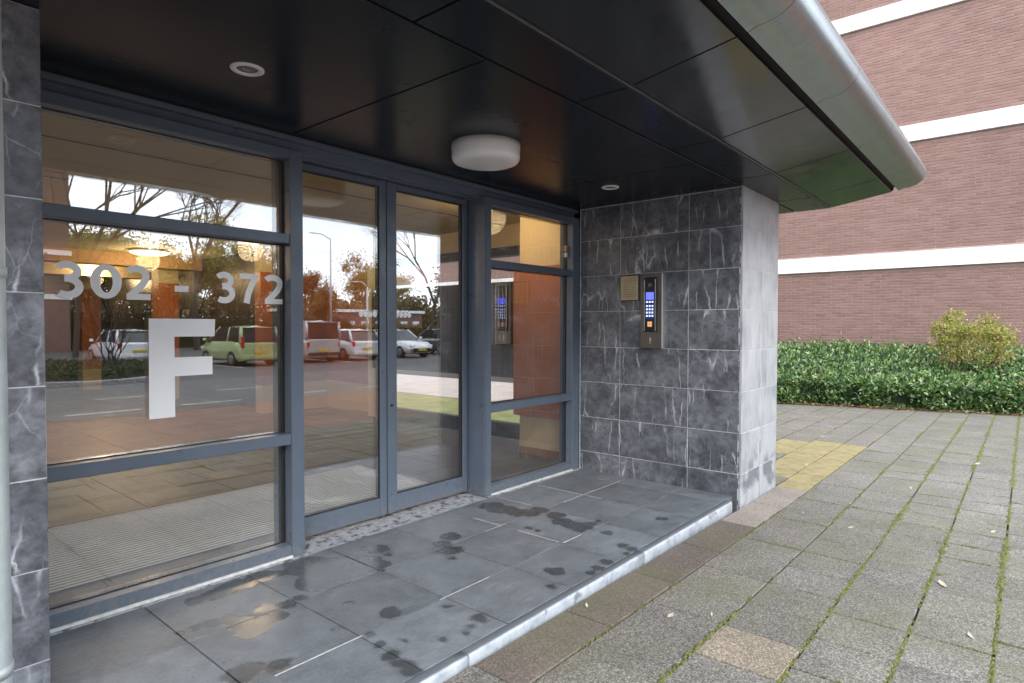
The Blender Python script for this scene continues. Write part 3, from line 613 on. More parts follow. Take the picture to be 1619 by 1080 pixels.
# downpipe at the far left
dp = thing('downpipe', 'pale galvanised round downpipe at the left edge of the photo', 'downpipe', (-4.087, -.80, -.14))
MB().cyl((0, 0, 0), (0, 0, 2.37), .055, n=28, caps=False).build('pipe', PIPE, dp)
for z in (.4, 1.5): MB().cyl((0, 0, z), (0, 0, z+.03), .0585, n=28).build('pipe_clip', PIPE, dp)

# ------------------------------------------------------------------ canopy
can = thing('entrance_canopy', 'entrance canopy with glossy black soffit panels and rounded zinc edge', 'canopy', (-1.9, -1.2, 2.24))
XC0, XC1 = -5.25, 1.30
def panel(x0, x1, yz, mat=None):            # yz: two (y,z) points of the underside
    (ya, za), (yb, zb) = yz; g = .004
    d = Vector((0, yb-ya, zb-za)).normalized(); nrm = Vector((0, -d.z, d.y)); nrm = nrm if nrm.z > 0 else -nrm
    a = Vector((0, ya, za))+d*g; b = Vector((0, yb, zb))-d*g; mb = MB(); t = .012; c = .0025
    lo = [Vector((x, 0, 0))+q for x, q in ((x0+g+c, a+d*c), (x1-g-c, a+d*c), (x1-g-c, b-d*c), (x0+g+c, b-d*c))]
    mi = [Vector((x, 0, 0))+q+nrm*c for x, q in ((x0+g, a), (x1-g, a), (x1-g, b), (x0+g, b))]
    hi = [q+nrm*(t-c) for q in mi]
    mb.add(lo+mi+hi, [(0, 1, 2, 3)]+[(i, (i+1) % 4, 4+(i+1) % 4, 4+i) for i in range(4)]+[(4+i, 4+(i+1) % 4, 8+(i+1) % 4, 8+i) for i in range(4)]+[(8, 9, 10, 11)])
    return part('soffit_panel', mb, mat or SOFFIT, can)
XJ = [XC0, -4.60, -2.70, -.80, XC1]
for a, b in zip(XJ[:-1], XJ[1:]): panel(a, b, ((-.012, 2.24), (-1.39, 2.24)), SOFFIT_IN)
XK = [XC0, -4.965, -4.015, -3.065, -2.115, -1.168, -.22, .73, XC1]
for a, b in zip(XK[:-1], XK[1:]): panel(a, b, ((-1.395, 2.24), (-1.668, 2.24)), SOFFIT_IN); panel(a, b, ((-1.684, 2.243), (-2.125, 2.314)))
part('joint_trim', MB().box(XC0, XC1-.003, -1.681, -1.671, 2.2405, 2.250), simple('pale_joint_trim', (.16, .165, .17), .4, .5), can)
part('soffit_backing', MB().add([(x, y, z) for x in (XC0+.002, XC1-.004) for y, z in ((0, 2.262), (-1.67, 2.262), (-2.14, 2.345), (-2.14, 2.40), (0, 2.40))], [(0, 1, 2, 3, 4), (9, 8, 7, 6, 5), (0, 5, 6, 1), (1, 6, 7, 2), (2, 7, 8, 3), (3, 8, 9, 4), (4, 9, 5, 0)]), DARKGAP, can)
def nose(x0, x1):
    pr = []
    for i in range(15):
        t = i/14*rad(178)-rad(93)      # from underside round to top
        cy, cz, ry, rz = -2.205, 2.436, .145, .104
        pr.append((cy-ry*math.cos(t)*1.0, cz+rz*math.sin(t)))
    pr = [(-2.165, 2.317)]+pr+[(-2.05, 2.542), (-2.05, 2.53)]
    secs = [[(x0+.0015+(x1-x0-.003)*i/6, y, z) for y, z in pr] for i in range(7)]
    mb = MB().loft(secs, True, False, False); return part('zinc_nosing', mb, ZINC, can)
for a, b in zip(XK[:-1], XK[1:]): nose(a, b)
part('nosing_end', MB().prism([(-2.166, 2.32), (-2.20, 2.334), (-2.27, 2.347), (-2.32, 2.38), (-2.348, 2.432), (-2.32, 2.49), (-2.27, 2.523), (-2.166, 2.538)], XC1-.006, XC1-.003, 0), ZINC, can)
part('nosing_core', MB().box(XC0+.01, XC1-.012, -2.24, -2.17, 2.38, 2.50), DARKGAP, can)
part('canopy_deck', MB().box(XC0, XC1-.006, -2.06, -.0, 2.402, 2.531), simple('roof_felt', (.08, .08, .08), .9), can)
part('end_cap', MB().prism([(0, 2.252), (-1.68, 2.252), (-2.13, 2.325), (-2.13, 2.40), (0, 2.40)], XC1-.0035, XC1+.0015, 0), SOFFIT, can)
# lamps under the canopy
rl = thing('ceiling_light', 'round white opal ceiling light under the canopy before the doors', 'lamp', (-1.90, -.65, 2.24))
MB().lathe([(.001, -.108), (.120, -.107), (.160, -.103), (.178, -.096), (.187, -.085), (.190, -.070), (.1905, -.036)], n=56).build('lamp_shade', LAMPW, rl)
MB().lathe([(.1912, -.0355), (.1918, -.032), (.1918, 0), (.001, -.0005)], n=56).build('lamp_base', WHITE, rl)
dl = thing('downlight', 'recessed white downlight under the canopy above the left window', 'downlight', (-3.243, -.614, 2.24), 0, 'recessed downlights under the canopy')
MB().lathe([(.040, -.001), (.043, -.006), (.058, -.007), (.063, -.004), (.063, .001)], n=32).build('rim', WHITE, dl)
MB().lathe([(.040, -.001), (.030, -.0005), (.001, -.0005)], n=24).build('lens', LENS, dl); MB().lathe([(.020, -.0015), (.001, -.004)], n=16).build('bulb', CHROME, dl)
dl2 = dup_tree(dl, (-.57, -.647, 2.24)); dl2['label'] = 'recessed white downlight under the canopy next to the stone pier'

# ------------------------------------------------------------------ intercom and notice
ic = thing('intercom_panel', 'brown steel intercom panel with lit blue keypad on stone pier', 'intercom', (-.001, -.695, 1.355))
MB().bbox(-.035, .0, -.095, .088, -.295, .295, .003).build('backplate', STEEL, ic)
MB().bbox(-.037, .0, -.104, -.0955, -.293, .293, .002).build('edge_strip', STEEL_E, ic)
un = MB().bbox(-.045, -.0355, -.058, .058, -.165, .265, .004).build('reader_unit', BLACKP, ic)
for y in (-.047, .047): MB().bbox(-.050, -.0455, y-.004, y+.004, -.155, .25, .0015).build('chrome_strip', CHROME, un)
MB().bbox(-.0475, -.0452, -.033, .033, .09, .148, .001).build('screen', BLUE, un)
MB().bbox(-.0472, -.0452, -.035, .035, -.07, .088, .001).build('keypad', simple('keypad_blue', (.02, .03, .16), .4), un)
for j in range(5):
    for i in range(3):
        y = (i-1)*.024; z = .072-j*.026-(.006 if j else 0)
        MB().bbox(-.0492, -.0473, y-.007, y+.007, z-.007, z+.007, .001).build('key', KEYW, un)
for y in (-.010, .010):
    for z in (-.113, -.092): MB().bbox(-.0482, -.0453, y-.009, y+.009, z-.0095, z+.0095, .001).build('fob_reader', READER, un)
MB().cyl((-.0455, 0, .205), (-.049, 0, .205), .017, n=16).build('camera_lens', LENS, un)
ky = MB(); ky.box(-.0365, -.0352, -.003, .003, -.255, -.215); ky.box(-.0367, -.0353, -.010, .010, -.228, -.222); ky.cyl((-.0366, 0, -.212), (-.0352, 0, -.212), .006, n=10); ky.build('key_symbol', STEEL_E, ic)
no = thing('notice_plate', 'cream notice sheet with faded text beside the intercom', 'notice', (-.001, -.492, 1.545))
MB().bbox(-.008, .0, -.088, .088, -.105, .105, .002).build('frame', simple('dark_notice_frame', (.04, .035, .03), .5), no)
MB().bbox(-.0105, -.0085, -.080, .080, -.098, .098, .0005).build('sheet', BRASS, no)
tx = MB(); z = .072
while z > -.08:
    y = .055-.01*random.random()
    while y > -.055:
        wd = random.uniform(.012, .03); tx.box(-.0112, -.0107, max(y-wd, -.06), y, z, z+.0035); y -= wd+.006
    z -= .014 if random.random() < .85 else .024
o = tx.build('faded_text', INK, no); o['kind'] = 'stuff'

# ------------------------------------------------------------------ pavement
def zr0(x): return -.010+.0155*min(2.6, max(0, -x))
pv_, pf_ = [], []
for xa_, xb_, yt_ in ((-30, -2.6, -1.394), (-2.6, 0, -1.394), (0, .82, -1.403), (.82, 7.6, 3.0)):
    b0 = len(pv_); pv_ += [(xa_, -3.6, -.1+zr0(xa_)), (xb_, -3.6, -.1+zr0(xb_)), (xb_, yt_, -.1+zr0(xb_)), (xa_, yt_, -.1+zr0(xa_))]; pf_.append((b0, b0+1, b0+2, b0+3))
pav = obj('pavement', rawmesh('pavement', pv_, pf_, JOINT)); tag(pav, kind='structure')
RY = [-3.72, -3.45, -3.17, -2.89, -2.61, -2.31, -1.99, -1.645, -1.402, -1.09, -.77, -.45, -.13, .19, .51, .83, 1.15, 1.47]
def zrise(x): return -.010+.0155*min(2.6, max(0, -x))
def hedge_x(y): return 6.98-.27*(y+1.0) if y < 1.2 else 6.386
cand = []
for r in range(len(RY)-1):
    y0, y1 = RY[r], RY[r+1]; ln = .60 if r in (6, 7) else .30
    off = .0 if r in (6,) else (.26 if r == 7 else (.15 if r % 2 else .0))
    x = -6.05+off
    if r == 5: x = -6.0-.05
    if r == 4: x = -6.0-.0+.09
    while x < 7.9:
        x0, x1 = x, x+ln; x += ln; xc = (x0+x1)/2; yc = (y0+y1)/2
        if y0 > -1.41 and xc < .82+ln/2: continue
        if xc > hedge_x(yc)+.25: continue
        yellow = (-1.70 < yc < -.8 and .85 < xc < 3.15) or (r == 7 and .62 < xc < 3.15)
        brown = r == 7 and xc < .7
        kind_ = 'y' if yellow else 'b' if brown else 'g'
        if r == 5 and abs(xc+1.99) < .15: kind_ = 't'
        if r == 7 and -.25 < xc < .62: kind_ = 'p'
        d = Vector((xc, yc, -.09))-CAM; dep = d.dot(F)
        vis = dep > .3 and abs(d.dot(RV)/dep) < .88 and abs(d.dot(UV)/dep) < .62
        if vis and xc > .8 and yc > -1.3:
            # hidden behind the pier?
            t = (.81-CAM.x)/(xc-CAM.x); yy = CAM.y+(yc-CAM.y)*t
            if yy > -1.35: vis = False
        cand.append((0 if vis else 1, d.length, x0, x1, y0, y1, kind_))
cand.sort()
PM = {'y': PAV_Y, 'b': PAV_B, 'g': PAV, 't': PAV_T, 'p': PAV_R}; cache = {}; rest = MB()
for i, (nv, dist, x0, x1, y0, y1, kd) in enumerate(cand):
    xa = max(x0, .815) if y0 > -1.41 else x0
    sx, sy = round(x1-xa-.007, 4), round(y1-y0-.009, 4)
    if sx < .02: continue
    dz = random.uniform(-.0022, .0022)
    if i < 298:
        key = (sx, sy, kd)
        if key not in cache: cache[key] = tile_mesh('paving_slab', sx, sy, .034, PM[kd], .004)
        obj('paving_slab', cache[key], pav, ((xa+x1)/2, (y0+y1)/2, -.102+dz+zrise((xa+x1)/2)), (random.uniform(-.004, .004), random.uniform(-.004, .004)+(.0155 if -2.6 < (xa+x1)/2 < 0 else 0), random.uniform(-.006, .006)))
    else:
        rest.box(xa+.0035, x1-.0035, y0+.0045, y1-.0045, -.102+zrise((xa+x1)/2), -.068+dz+zrise((xa+x1)/2))
o = obj('paving_slabs_beyond', rest.mesh('paving_slabs_beyond', PAV), pav); o['kind'] = 'stuff'
# moss in the joints
mv, mf = [], []
def moss_strip(ax, c, a, b, wmean, dens, seed):
    u = a
    while u < b:
        u += random.uniform(.004, .010)
        g = noise.noise(Vector((u*1.6+seed*7, c*3, 1.3)))*.6+noise.noise(Vector((u*9, c*5+seed, 4)))*.4
        if g*1.5+dens*.62-.05 < random.random()*.6: continue
        wd = wmean*(.6+.9*max(0, g+.4))*random.uniform(.6, 1.3); off = random.gauss(0, wd*.35); r = random.uniform(.5, 1)*wd*.6+.002; h = random.uniform(.004, .0085)+(.004 if g > .2 else 0)
        x, y = (u, c+off) if ax == 'x' else (c+off, u)
        base = len(mv); n = 6; ph = random.random()*6
        for q in range(n): mv.append((x+r*math.cos(ph+q*PI/3)*random.uniform(.8, 1.3), y+r*math.sin(ph+q*PI/3)*random.uniform(.8, 1.3), -.0715+zrise(x)))
        mv.append((x+random.uniform(-.3, .3)*r, y+random.uniform(-.3, .3)*r, -.0695+h+zrise(x)))
        for q in range(n): mf.append((base+q, base+(q+1) % n, base+n))
for y, wm, de in ((-1.99, .014, .55), (-2.31, .020, .9), (-2.61, .022, 1.0), (-2.89, .022, 1.0), (-3.17, .018, .8)): moss_strip('x', y, -2.9, 7.2, wm, de, y)
moss_strip('x', -1.645, -2.6, 1.0, .005, -.05, 2.2); moss_strip('x', -1.645, 1.0, 7, .006, .15, 2.2)
for y in (-1.09, -.77, -.45, -.13, .19, .51): moss_strip('x', y, 3.2 if y < -.8 else .9, 6.7, .007, .35, y)
for nv, dist, x0, x1, y0, y1, kd in cand[:300]:
    if y1 <= -1.64 and x0 < 3.5 and random.random() < .75: moss_strip('y', x0, y0, y1, .006, random.uniform(-.1, .35), x0*3)
o = tag(obj('moss', rawmesh('moss', mv, mf, MOSS)), kind='stuff')
# clinker paving, road and parking ground (seen mirrored in the glass)
def slab_sheet(name, x0, x1, ya, yb, off, mat, n=8):
    v = []; f = []
    yb_ = [ya+(yb-ya)*i/n for i in range(n+1)]
    for y in yb_: v += [(x0, y, slope_z(y, off)), (x1, y, slope_z(y, off))]
    f = [(2*i, 2*i+2, 2*i+3, 2*i+1) for i in range(n)]
    return tag(obj(name, rawmesh(name, v, f, mat)), kind='structure')
slab_sheet('clinker_pavement', -30, 60, -3.6, -7.6, .024, CLINK)
slab_sheet('road', -60, 90, -7.8, -15.5, .006, simple('road_asphalt', (.115, .108, .102), .8, var=.2, sc=2))
LINE = simple('road_paint', (.62, .61, .58), .8, var=.2, sc=9)
for x0, x1, y in ((-1.6, -.5, -8.6), (.2, 1.3, -8.65), (-.4, .9, -11.4), (2.2, 3.4, -8.7), (4.2, 5.6, -8.7), (2, 3.2, -11.4), (-4, -2.8, -8.6)):
    z0, z1 = slope_z(y-.05, .011), slope_z(y+.05, .011)
    tag(obj('road_marking', rawmesh('road_marking', [(x0, y-.05, z0), (x1, y-.05, z0), (x1, y+.05, z1), (x0, y+.05, z1)], [(0, 1, 2, 3)], LINE)), kind='structure')
for x in (6.7, 9.2, 11.75, 14.3, 16.9, 19.4): tag(obj('road_marking', MB().box(x-.05, x+.05, -24.5, -19.6, -.339, -.336).mesh('road_marking', LINE)), kind='structure')
# lawn and paving seen through the lobby
tag(obj('lawn', rawmesh('lawn', [(.9, 1.55, -.075), (3.4, 1.55, -.075), (3.4, 16, -.075), (.9, 16, -.075)], [(0, 1, 2, 3)], GRASS)), kind='structure')
tag(obj('courtyard_paving', rawmesh('courtyard_paving', [(3.42, 1.6, -.07), (6.4, 1.6, -.07), (6.4, 16, -.07), (3.42, 16, -.07)], [(0, 1, 2, 3)], simple('light_pink_paving', (.52, .44, .40), .8, var=.12, sc=3))), kind='structure')

# ------------------------------------------------------------------ brick wing on the right
WX = 11.2
wing = thing('brick_wing', 'brown brick building wing with white concrete bands behind the hedge', 'building', (WX, 0, -.14))
part('wall_core', MB().box(WX+.012, WX+9, -8, 20, -.14, 14), BMORT, wing)
BZ = [(-.17, 0)]
bands = [(2.52, 2.86), (5.215, 5.565), (7.90, 8.25), (10.6, 10.95)]
for a, b in bands: part('concrete_band', MB().bbox(WX-.055, WX+.011, -8, 20, a, b, .006), BAND, wing)
part('far_brick_face', MB().box(WX-.002, WX+.0115, 3.0, 20, -.14, 14), BRICK_Y, wing)
part('far_brick_face', MB().box(WX-.002, WX+.0115, -8, -5.5, -.14, 14), BRICK_Y, wing)
bl = []; z = .10; row = 0
zb = sorted(bands)
while z < 10.5:
    inb = [1 for a, b in zb if z+.05 > a-.004 and z < b+.004]
    if not inb:
        y = -5.5+(.11 if row % 2 else 0)
        while y < 2.98: bl.append((y, z)); y += .22
    z += .0625; row += 1
def bsize(y, z):
    d = Vector((WX, y+.1, z))-CAM; dep = d.dot(F); u, v = d.dot(RV)/dep, d.dot(UV)/dep
    hid = (u > .837 or v > .56 or v < -.08 or u < .30 or (z < .75))
    return (1 if hid else 0, dep)
bl.sort(key=lambda q: bsize(*q))
bmeshes = []
def brick_geo(mb, y, z, jit):
    x0 = WX+.005+random.uniform(-.002, .002); l, h = .209+random.uniform(-.003, .003), .0505; c = .003
    v = [(WX+.0118, y, z), (WX+.0118, y+l, z), (WX+.0118, y+l, z+h), (WX+.0118, y, z+h), (x0, y+c, z+c), (x0, y+l-c, z+c), (x0, y+l-c, z+h-c), (x0, y+c, z+h-c)]
    mb.add(v, [(7, 6, 5, 4), (0, 1, 5, 4), (1, 2, 6, 5), (2, 3, 7, 6), (3, 0, 4, 7)])
bm0 = []
for i in range(6):
    q = MB(); l = .209+random.uniform(-.003, .003); x0 = .005+random.uniform(-.002, .002); c = .003; h = .0505
    q.add([(.0118, 0, 0), (.0118, l, 0), (.0118, l, h), (.0118, 0, h), (x0, c, c), (x0, l-c, c), (x0, l-c, h-c), (x0, c, h-c)], [(7, 6, 5, 4), (0, 1, 5, 4), (1, 2, 6, 5), (2, 3, 7, 6), (3, 0, 4, 7)])
    bm0.append(q.mesh('brick', BRICK1))
for y, z in bl[:296]: obj('brick', bm0[random.randrange(6)], wing, (0, y, z+.14))
bb = MB()
for y, z in bl[296:]: brick_geo(bb, y, z, 0)
o = obj('bricks_beyond', rawmesh('bricks_beyond', bb.v, bb.f, BRICK), wing); o.matrix_parent_inverse = Matrix.Translation(-Vector(wing.location)); o['kind'] = 'stuff'

# ------------------------------------------------------------------ plants
def leaf_quad(v, f, p, d, n, l, w_):
    d = d.normalized(); s = d.cross(n).normalized(); b = len(v); up = s.cross(d)
    v += [tuple(p), tuple(p+d*l*.5+s*w_*.5+up*l*.10), tuple(p+d*l), tuple(p+d*l*.5-s*w_*.5+up*l*.10)]
    f += [(b, b+1, b+2), (b, b+2, b+3)]
def rv(): return Vector((random.gauss(0, 1), random.gauss(0, 1), random.gauss(0, 1))).normalized()
def hh(x, y):
    t = (x-hedge_x(y))
    base = .50*min(1, max(0, t+.12)/.26)**.6+.42*min(1, max(0, t-.3)/3.2)
    return base+.07*noise.noise(Vector((x*1.3, y*1.3, 0)))+.11*noise.noise(Vector((x*3.3, y*3.3, 5)))+.03*noise.noise(Vector((x*9, y*9, 2)))
hedge = thing('hedge', 'low dense green hedge along the foot of the brick wing', 'hedge', (8.8, -1, -.1))
hv, hf = [], []
y = -7.0
def hl(x, y, z, out):
    d = (out*.5+rv()*.8+Vector((0, 0, .25))); leaf_quad(hv, hf, Vector((x, y, z)), d, (Vector((0, 0, 1))*.8+out*.4+rv()*.6), random.uniform(.06, .115), random.uniform(.026, .045))
N1, N2 = 19000, 11000
for i in range(N1):
    y = random.uniform(-5.2, 2.4); x = hedge_x(y)+random.random()**1.25*(11.1-hedge_x(y))
    t = x-hedge_x(y); h = hh(x, y); hl(x, y, -.1+h-abs(random.gauss(0, .07)), Vector((-.3, 0, .9)))
for i in range(N2):
    y = random.uniform(-5.2, 2.4); z = random.random()
    if noise.noise(Vector((y*3.1, z*2.2, 3)))+.42 < random.random()*.5: continue
    x = hedge_x(y)+.13*noise.noise(Vector((y*2, z*2, 9)))-.04*z+random.gauss(0, .035)+(random.random()**3)*.16
    hl(x-.03, y, -.09+z*.47, Vector((-1, 0, .35)))
for cy in (1.7, 1.2, .75, .2, -.25, -.9, -3.2, -3.9):     # taller shoots against the wall
    for i in range(90):
        hl(10.7+random.gauss(0, .12), cy+random.gauss(0, .11), .70+abs(random.gauss(0, .13)), Vector((-.4, random.uniform(-.5, .5), .8)))
def setp(o, par): o.matrix_parent_inverse = Matrix.Translation(-Vector(par.location)); return o
o = setp(obj('foliage', rawmesh('foliage', hv, hf, LEAF_H), hedge), hedge); o['kind'] = 'stuff'
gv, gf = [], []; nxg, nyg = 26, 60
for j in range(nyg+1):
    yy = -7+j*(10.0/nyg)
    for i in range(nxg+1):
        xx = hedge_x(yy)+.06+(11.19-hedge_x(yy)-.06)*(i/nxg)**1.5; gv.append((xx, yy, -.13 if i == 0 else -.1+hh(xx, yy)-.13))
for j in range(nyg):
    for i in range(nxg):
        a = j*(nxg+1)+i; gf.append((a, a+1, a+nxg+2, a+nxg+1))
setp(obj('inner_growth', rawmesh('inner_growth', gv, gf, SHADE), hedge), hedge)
tag(obj('planting_soil', rawmesh('planting_soil', [(hedge_x(-8)-.25, -8, -.09), (11.2, -8, -.09), (11.2, 16, -.09), (6.4, 16, -.09), (6.35, 1.2, -.09), (hedge_x(-1)-.22, -1, -.09)], [tuple(range(6))], SOIL)), kind='structure')
# yellow green shrub standing in the hedge
def branchy(v, f, p, d, r, ln, depth, tips, spread, n=5, up=.15, dec=.68):
    q = p+d*ln; a = d.orthogonal().normalized(); b_ = d.cross(a); base = len(v); r2 = r*dec
    for c, rr in ((p, r), (q, r2)):
        for i in range(n): v.append(tuple(c+(a*math.cos(2*PI*i/n)+b_*math.sin(2*PI*i/n))*rr))
    for i in range(n): f.append((base+i, base+(i+1) % n, base+n+(i+1) % n, base+n+i))
    tips.append((q, d, depth))
    if depth > 0:
        for i in range(random.choice((2, 2, 3))):
            nd = (d+rv()*spread+Vector((0, 0, up))).normalized(); branchy(v, f, q, nd, r2*random.uniform(.7, .95), ln*random.uniform(.62, .9), depth-1, tips, spread, n if depth > 2 else 3, up, dec)
sh = thing('shrub', 'yellow green rounded shrub rising from the hedge by the brick wing', 'shrub', (8.75, -2.22, -.1))
v, f, tips = [], [], []
for i in range(11):
    an = i*2.4; d = Vector((math.cos(an)*.42, math.sin(an)*.42, 1)).normalized()
    branchy(v, f, Vector((.07*math.cos(an), .07*math.sin(an), 0)), d, .012, .52, 3, tips, .42, 5, .12)
obj('stems', rawmesh('stems', v, f, STEM), sh)
lv, lf = [], []
cand_t = [t for t in tips if t[0].z > .38]
for i in range(12500):
    q, d, dep = random.choice(cand_t); p = q+rv()*abs(random.gauss(0, .09))
    if noise.noise(p*4.2+Vector((0, 0, 9))) < -.30 and random.random() < .8: continue
    e = ((p.x)/.60)**2+((p.y)/.68)**2+((p.z-.98)/.68)**2
    if e > 1.0+.35*noise.noise(p*3.3): continue
    leaf_quad(lv, lf, p, rv()+Vector((0, 0, .3)), rv()+Vector((0, 0, .8)), random.uniform(.035, .065), random.uniform(.02, .034))
o = obj('foliage', rawmesh('foliage', lv, lf, LEAF_B), sh); o['kind'] = 'stuff'
# leaf litter along the hedge foot
lv, lf = [], []
for i in range(2200):
    y = random.uniform(-3.6, 1.6); x = hedge_x(y)-.02-abs(random.gauss(0, .10))+random.uniform(0, .08)
    dd = rv(); dd.z *= .15; leaf_quad(lv, lf, Vector((x, y, -.066+random.random()*.012)), dd, Vector((random.gauss(0, .3), random.gauss(0, .3), 1)), random.uniform(.03, .06), random.uniform(.02, .035))
tag(obj('leaf_litter', rawmesh('leaf_litter', lv, lf, LITTER)), kind='stuff')
# single pale leaves on the paving
LV = [(-1.935, -1.79, 'pale fallen leaf on the mossy slabs nearest the camera'), (-1.806, -1.924, 'small pale fallen leaf beside the first moss line'), (.019, -2.111, 'pale fallen leaf on grey slab in front of the pier corner'), (-.695, -2.665, 'long pale fallen leaf across the third moss line'),
      (1.432, -2.265, 'pale fallen leaf on grey slabs right of the yellow slabs'), (3.543, -1.107, 'larger curled leaf lying past the yellow slabs'), (3.894, -.688, 'pale leaf beyond the yellow slabs near the hedge'), (1.775, -1.388, 'pale leaf lying on the yellow slabs'),
      (.969, -2.222, 'small white fallen leaf left of the second moss line'), (.514, -2.822, 'pale leaf at the right edge beside the last moss line'), (-1.276, -2.813, 'pale leaf near the bottom right corner'), (.148, -1.788, 'tiny white leaf between pier and first moss line'),
      (.621, -1.991, 'tiny white leaf sitting on the first moss line'), (2.9, -2.62, 'pale curled leaf far along the third moss line'), (-2.1, -1.46, 'yellow fallen leaf against the step edge stone')]
for x, y, lab in LV:
    q = MB(); L_ = random.uniform(.03, .045) if 'tiny' not in lab and 'small' not in lab else .02
    if 'long' in lab or 'larger' in lab: L_ = .075
    W_ = L_*.42; vs_ = [(-L_/2, 0, 0)]; 
    pts = [(-.5, 0, .001), (-.2, .42, .004), (.15, .5, .007), (.5, 0, .012), (.15, -.5, .002), (-.2, -.42, .001), (0, 0, .0), ]
    q.add([(a*L_, b*W_, c) for a, b, c in pts], [(6, 0, 1), (6, 1, 2), (6, 2, 3), (6, 3, 4), (6, 4, 5), (6, 5, 0)])
    o = q.build('fallen_leaf', PALE, None, None, (x, y, -.0655+zrise(x))); o.rotation_euler = (0, 0, random.uniform(-1, 1)); tag(o, lab, 'leaf', 'pale leaves fallen on the paving')

# ------------------------------------------------------------------ what the glass mirrors: parking ground, cars, trees
GP = -.34
TYRE = simple('tyre', (.02, .02, .02), .8); RIM = simple('wheel_rim', (.45, .45, .46), .3, .9); CGL = simple('car_glass', (.02, .025, .028), .05, 0, .8); REDL = simple('red_light', (.5, .02, .015), .15); WHL = simple('head_light', (.75, .75, .75), .1); PLATE = simple('yellow_plate', (.6, .42, .03), .5); TRIM = simple('black_trim', (.02, .02, .02), .5)
def car(lab, loc, rz, kind_, paint):
    t = thing('parked_car' if kind_ != 'van' else 'parked_van', lab, 'car' if kind_ != 'van' else 'van', loc, rz, 'cars parked across the road')
    S = {'hatch': dict(L=4.0, W=1.7, H=1.46, belt=.92, hood=.88, rb=-.05, rf=.62, wb=1.0, rear=.10), 'mpv': dict(L=3.75, W=1.68, H=1.60, belt=.98, hood=.98, rb=.0, rf=.64, wb=.9, rear=.03), 'van': dict(L=4.4, W=1.8, H=1.84, belt=1.08, hood=1.05, rb=0, rf=.66, wb=.9, rear=.02)}[kind_]
    Lc, W, H = S['L'], S['W']/2, S['H']
    def sec(x, w_, zl, zt): return [(x, -w_*.86, zl), (x, -w_, zl+.16), (x, -w_*1.0, zt-.22), (x, -w_*.93, zt), (x, w_*.93, zt), (x, w_*1.0, zt-.22), (x, w_, zl+.16), (x, w_*.86, zl)]
    b_, hd = S['belt'], S['hood']; h = Lc/2
    MB().loft([sec(-h, W*.88, .30, b_-.08), sec(-h+.10, W*.96, .22, b_), sec(-h+.8, W, .20, b_+.01), sec(0, W, .20, b_), sec(h-1.25, W*.99, .20, hd), sec(h-.45, W*.95, .22, hd-.10), sec(h-.10, W*.88, .26, hd-.24), sec(h, W*.74, .32, hd-.36)]).build('body', paint, t)
    r0_ = -h+S['rear']; r1 = -h+S['rear']+(.30 if kind_ == 'hatch' else .16 if kind_ == 'mpv' else .06); f1 = h-1.95; f0 = h-1.10
    if kind_ == 'mpv': f1, f0 = h-1.75, h-.80
    def gs(x, w_, z0, z1, wt): return [(x, -w_, z0), (x, -wt, z1), (x, wt, z1), (x, w_, z0)]
    zt = H-.05; wt = W*.80 if kind_ != 'van' else W*.88
    v_ = [(r0_, -W*.93, b_-.02), (r0_, W*.93, b_-.02), (f0, W*.92, hd-.01), (f0, -W*.92, hd-.01), (r1, -wt, zt), (r1, wt, zt), (f1, wt, zt), (f1, -wt, zt)]
    MB().add(v_, [(0, 1, 2, 3), (4, 5, 6, 7), (0, 1, 5, 4), (1, 2, 6, 5), (2, 3, 7, 6), (3, 0, 4, 7)]).build('windows', CGL, t)
    MB().loft([[(r1-.08, -wt*1.0, zt-.02), (r1-.08, 0, zt+.035), (r1-.08, wt*1.0, zt-.02), (r1-.08, 0, zt-.03)], [(r1+.2, -wt*1.03, zt-.02), (r1+.2, 0, zt+.065), (r1+.2, wt*1.03, zt-.02), (r1+.2, 0, zt-.03)], [(f1-.2, -wt*1.03, zt-.02), (f1-.2, 0, zt+.06), (f1-.2, wt*1.03, zt-.02), (f1-.2, 0, zt-.03)], [(f1+.05, -wt, zt-.03), (f1+.05, 0, zt+.02), (f1+.05, wt, zt-.03), (f1+.05, 0, zt-.04)]], False).build('roof', paint, t)
    pl = MB()
    def strut(a, b, r): pl.cyl(a, b, r, n=6)
    for s in (-1, 1):
        strut((r0_+.02, s*W*.92, b_-.05), (r1+.02, s*wt, zt), .06 if kind_ == 'hatch' else .07); strut((f0, s*W*.91, hd-.03), (f1, s*wt, zt), .035)
        xm = (r1+f1)/2+.05; strut((xm, s*W*.935, b_), (xm, s*wt*1.0, zt), .035)
        if kind_ == 'van':
            pl.add([(-h+.05, s*(W*.94), b_-.04), (.15, s*(W*.945), b_-.03), (.15, s*(wt+.012), zt), (-h+.07, s*(wt+.012), zt)], [(0, 1, 2, 3)])
    pl.build('pillars', paint, t)
    for s in (-1, 1):
        for x in (-h+.72, h-.78):
            wh = MB().cyl((x, s*(W-.17), .30), (x, s*(W+.012), .30), .305, n=20).build('wheel', TYRE, t)
            MB().cyl((x, s*(W+.0), .30), (x, s*(W+.022), .30), .20, .17, n=14).build('rim', RIM, wh)
        zz = b_-.14 if kind_ != 'van' else .8
        MB().bbox(-h-.005, -h+.13, s*W*.90-.12 if s > 0 else s*W*.90-.02, s*W*.90+.02 if s > 0 else s*W*.90+.12, zz-.12, zz+(.12 if kind_ != 'mpv' else .34), .02).build('tail_light', REDL, t)
        MB().bbox(h-.26, h-.04, s*W*.70-.14, s*W*.70+.14, hd-.36, hd-.22, .03).build('head_light', WHL, t)
        MB().bbox(f0-.18, f0-.06, s*(W+.02), s*(W+.17), b_, b_+.13, .03).build('mirror', paint, t) if s > 0 else MB().bbox(f0-.18, f0-.06, -(W+.17), -(W+.02), b_, b_+.13, .03).build('mirror', paint, t)
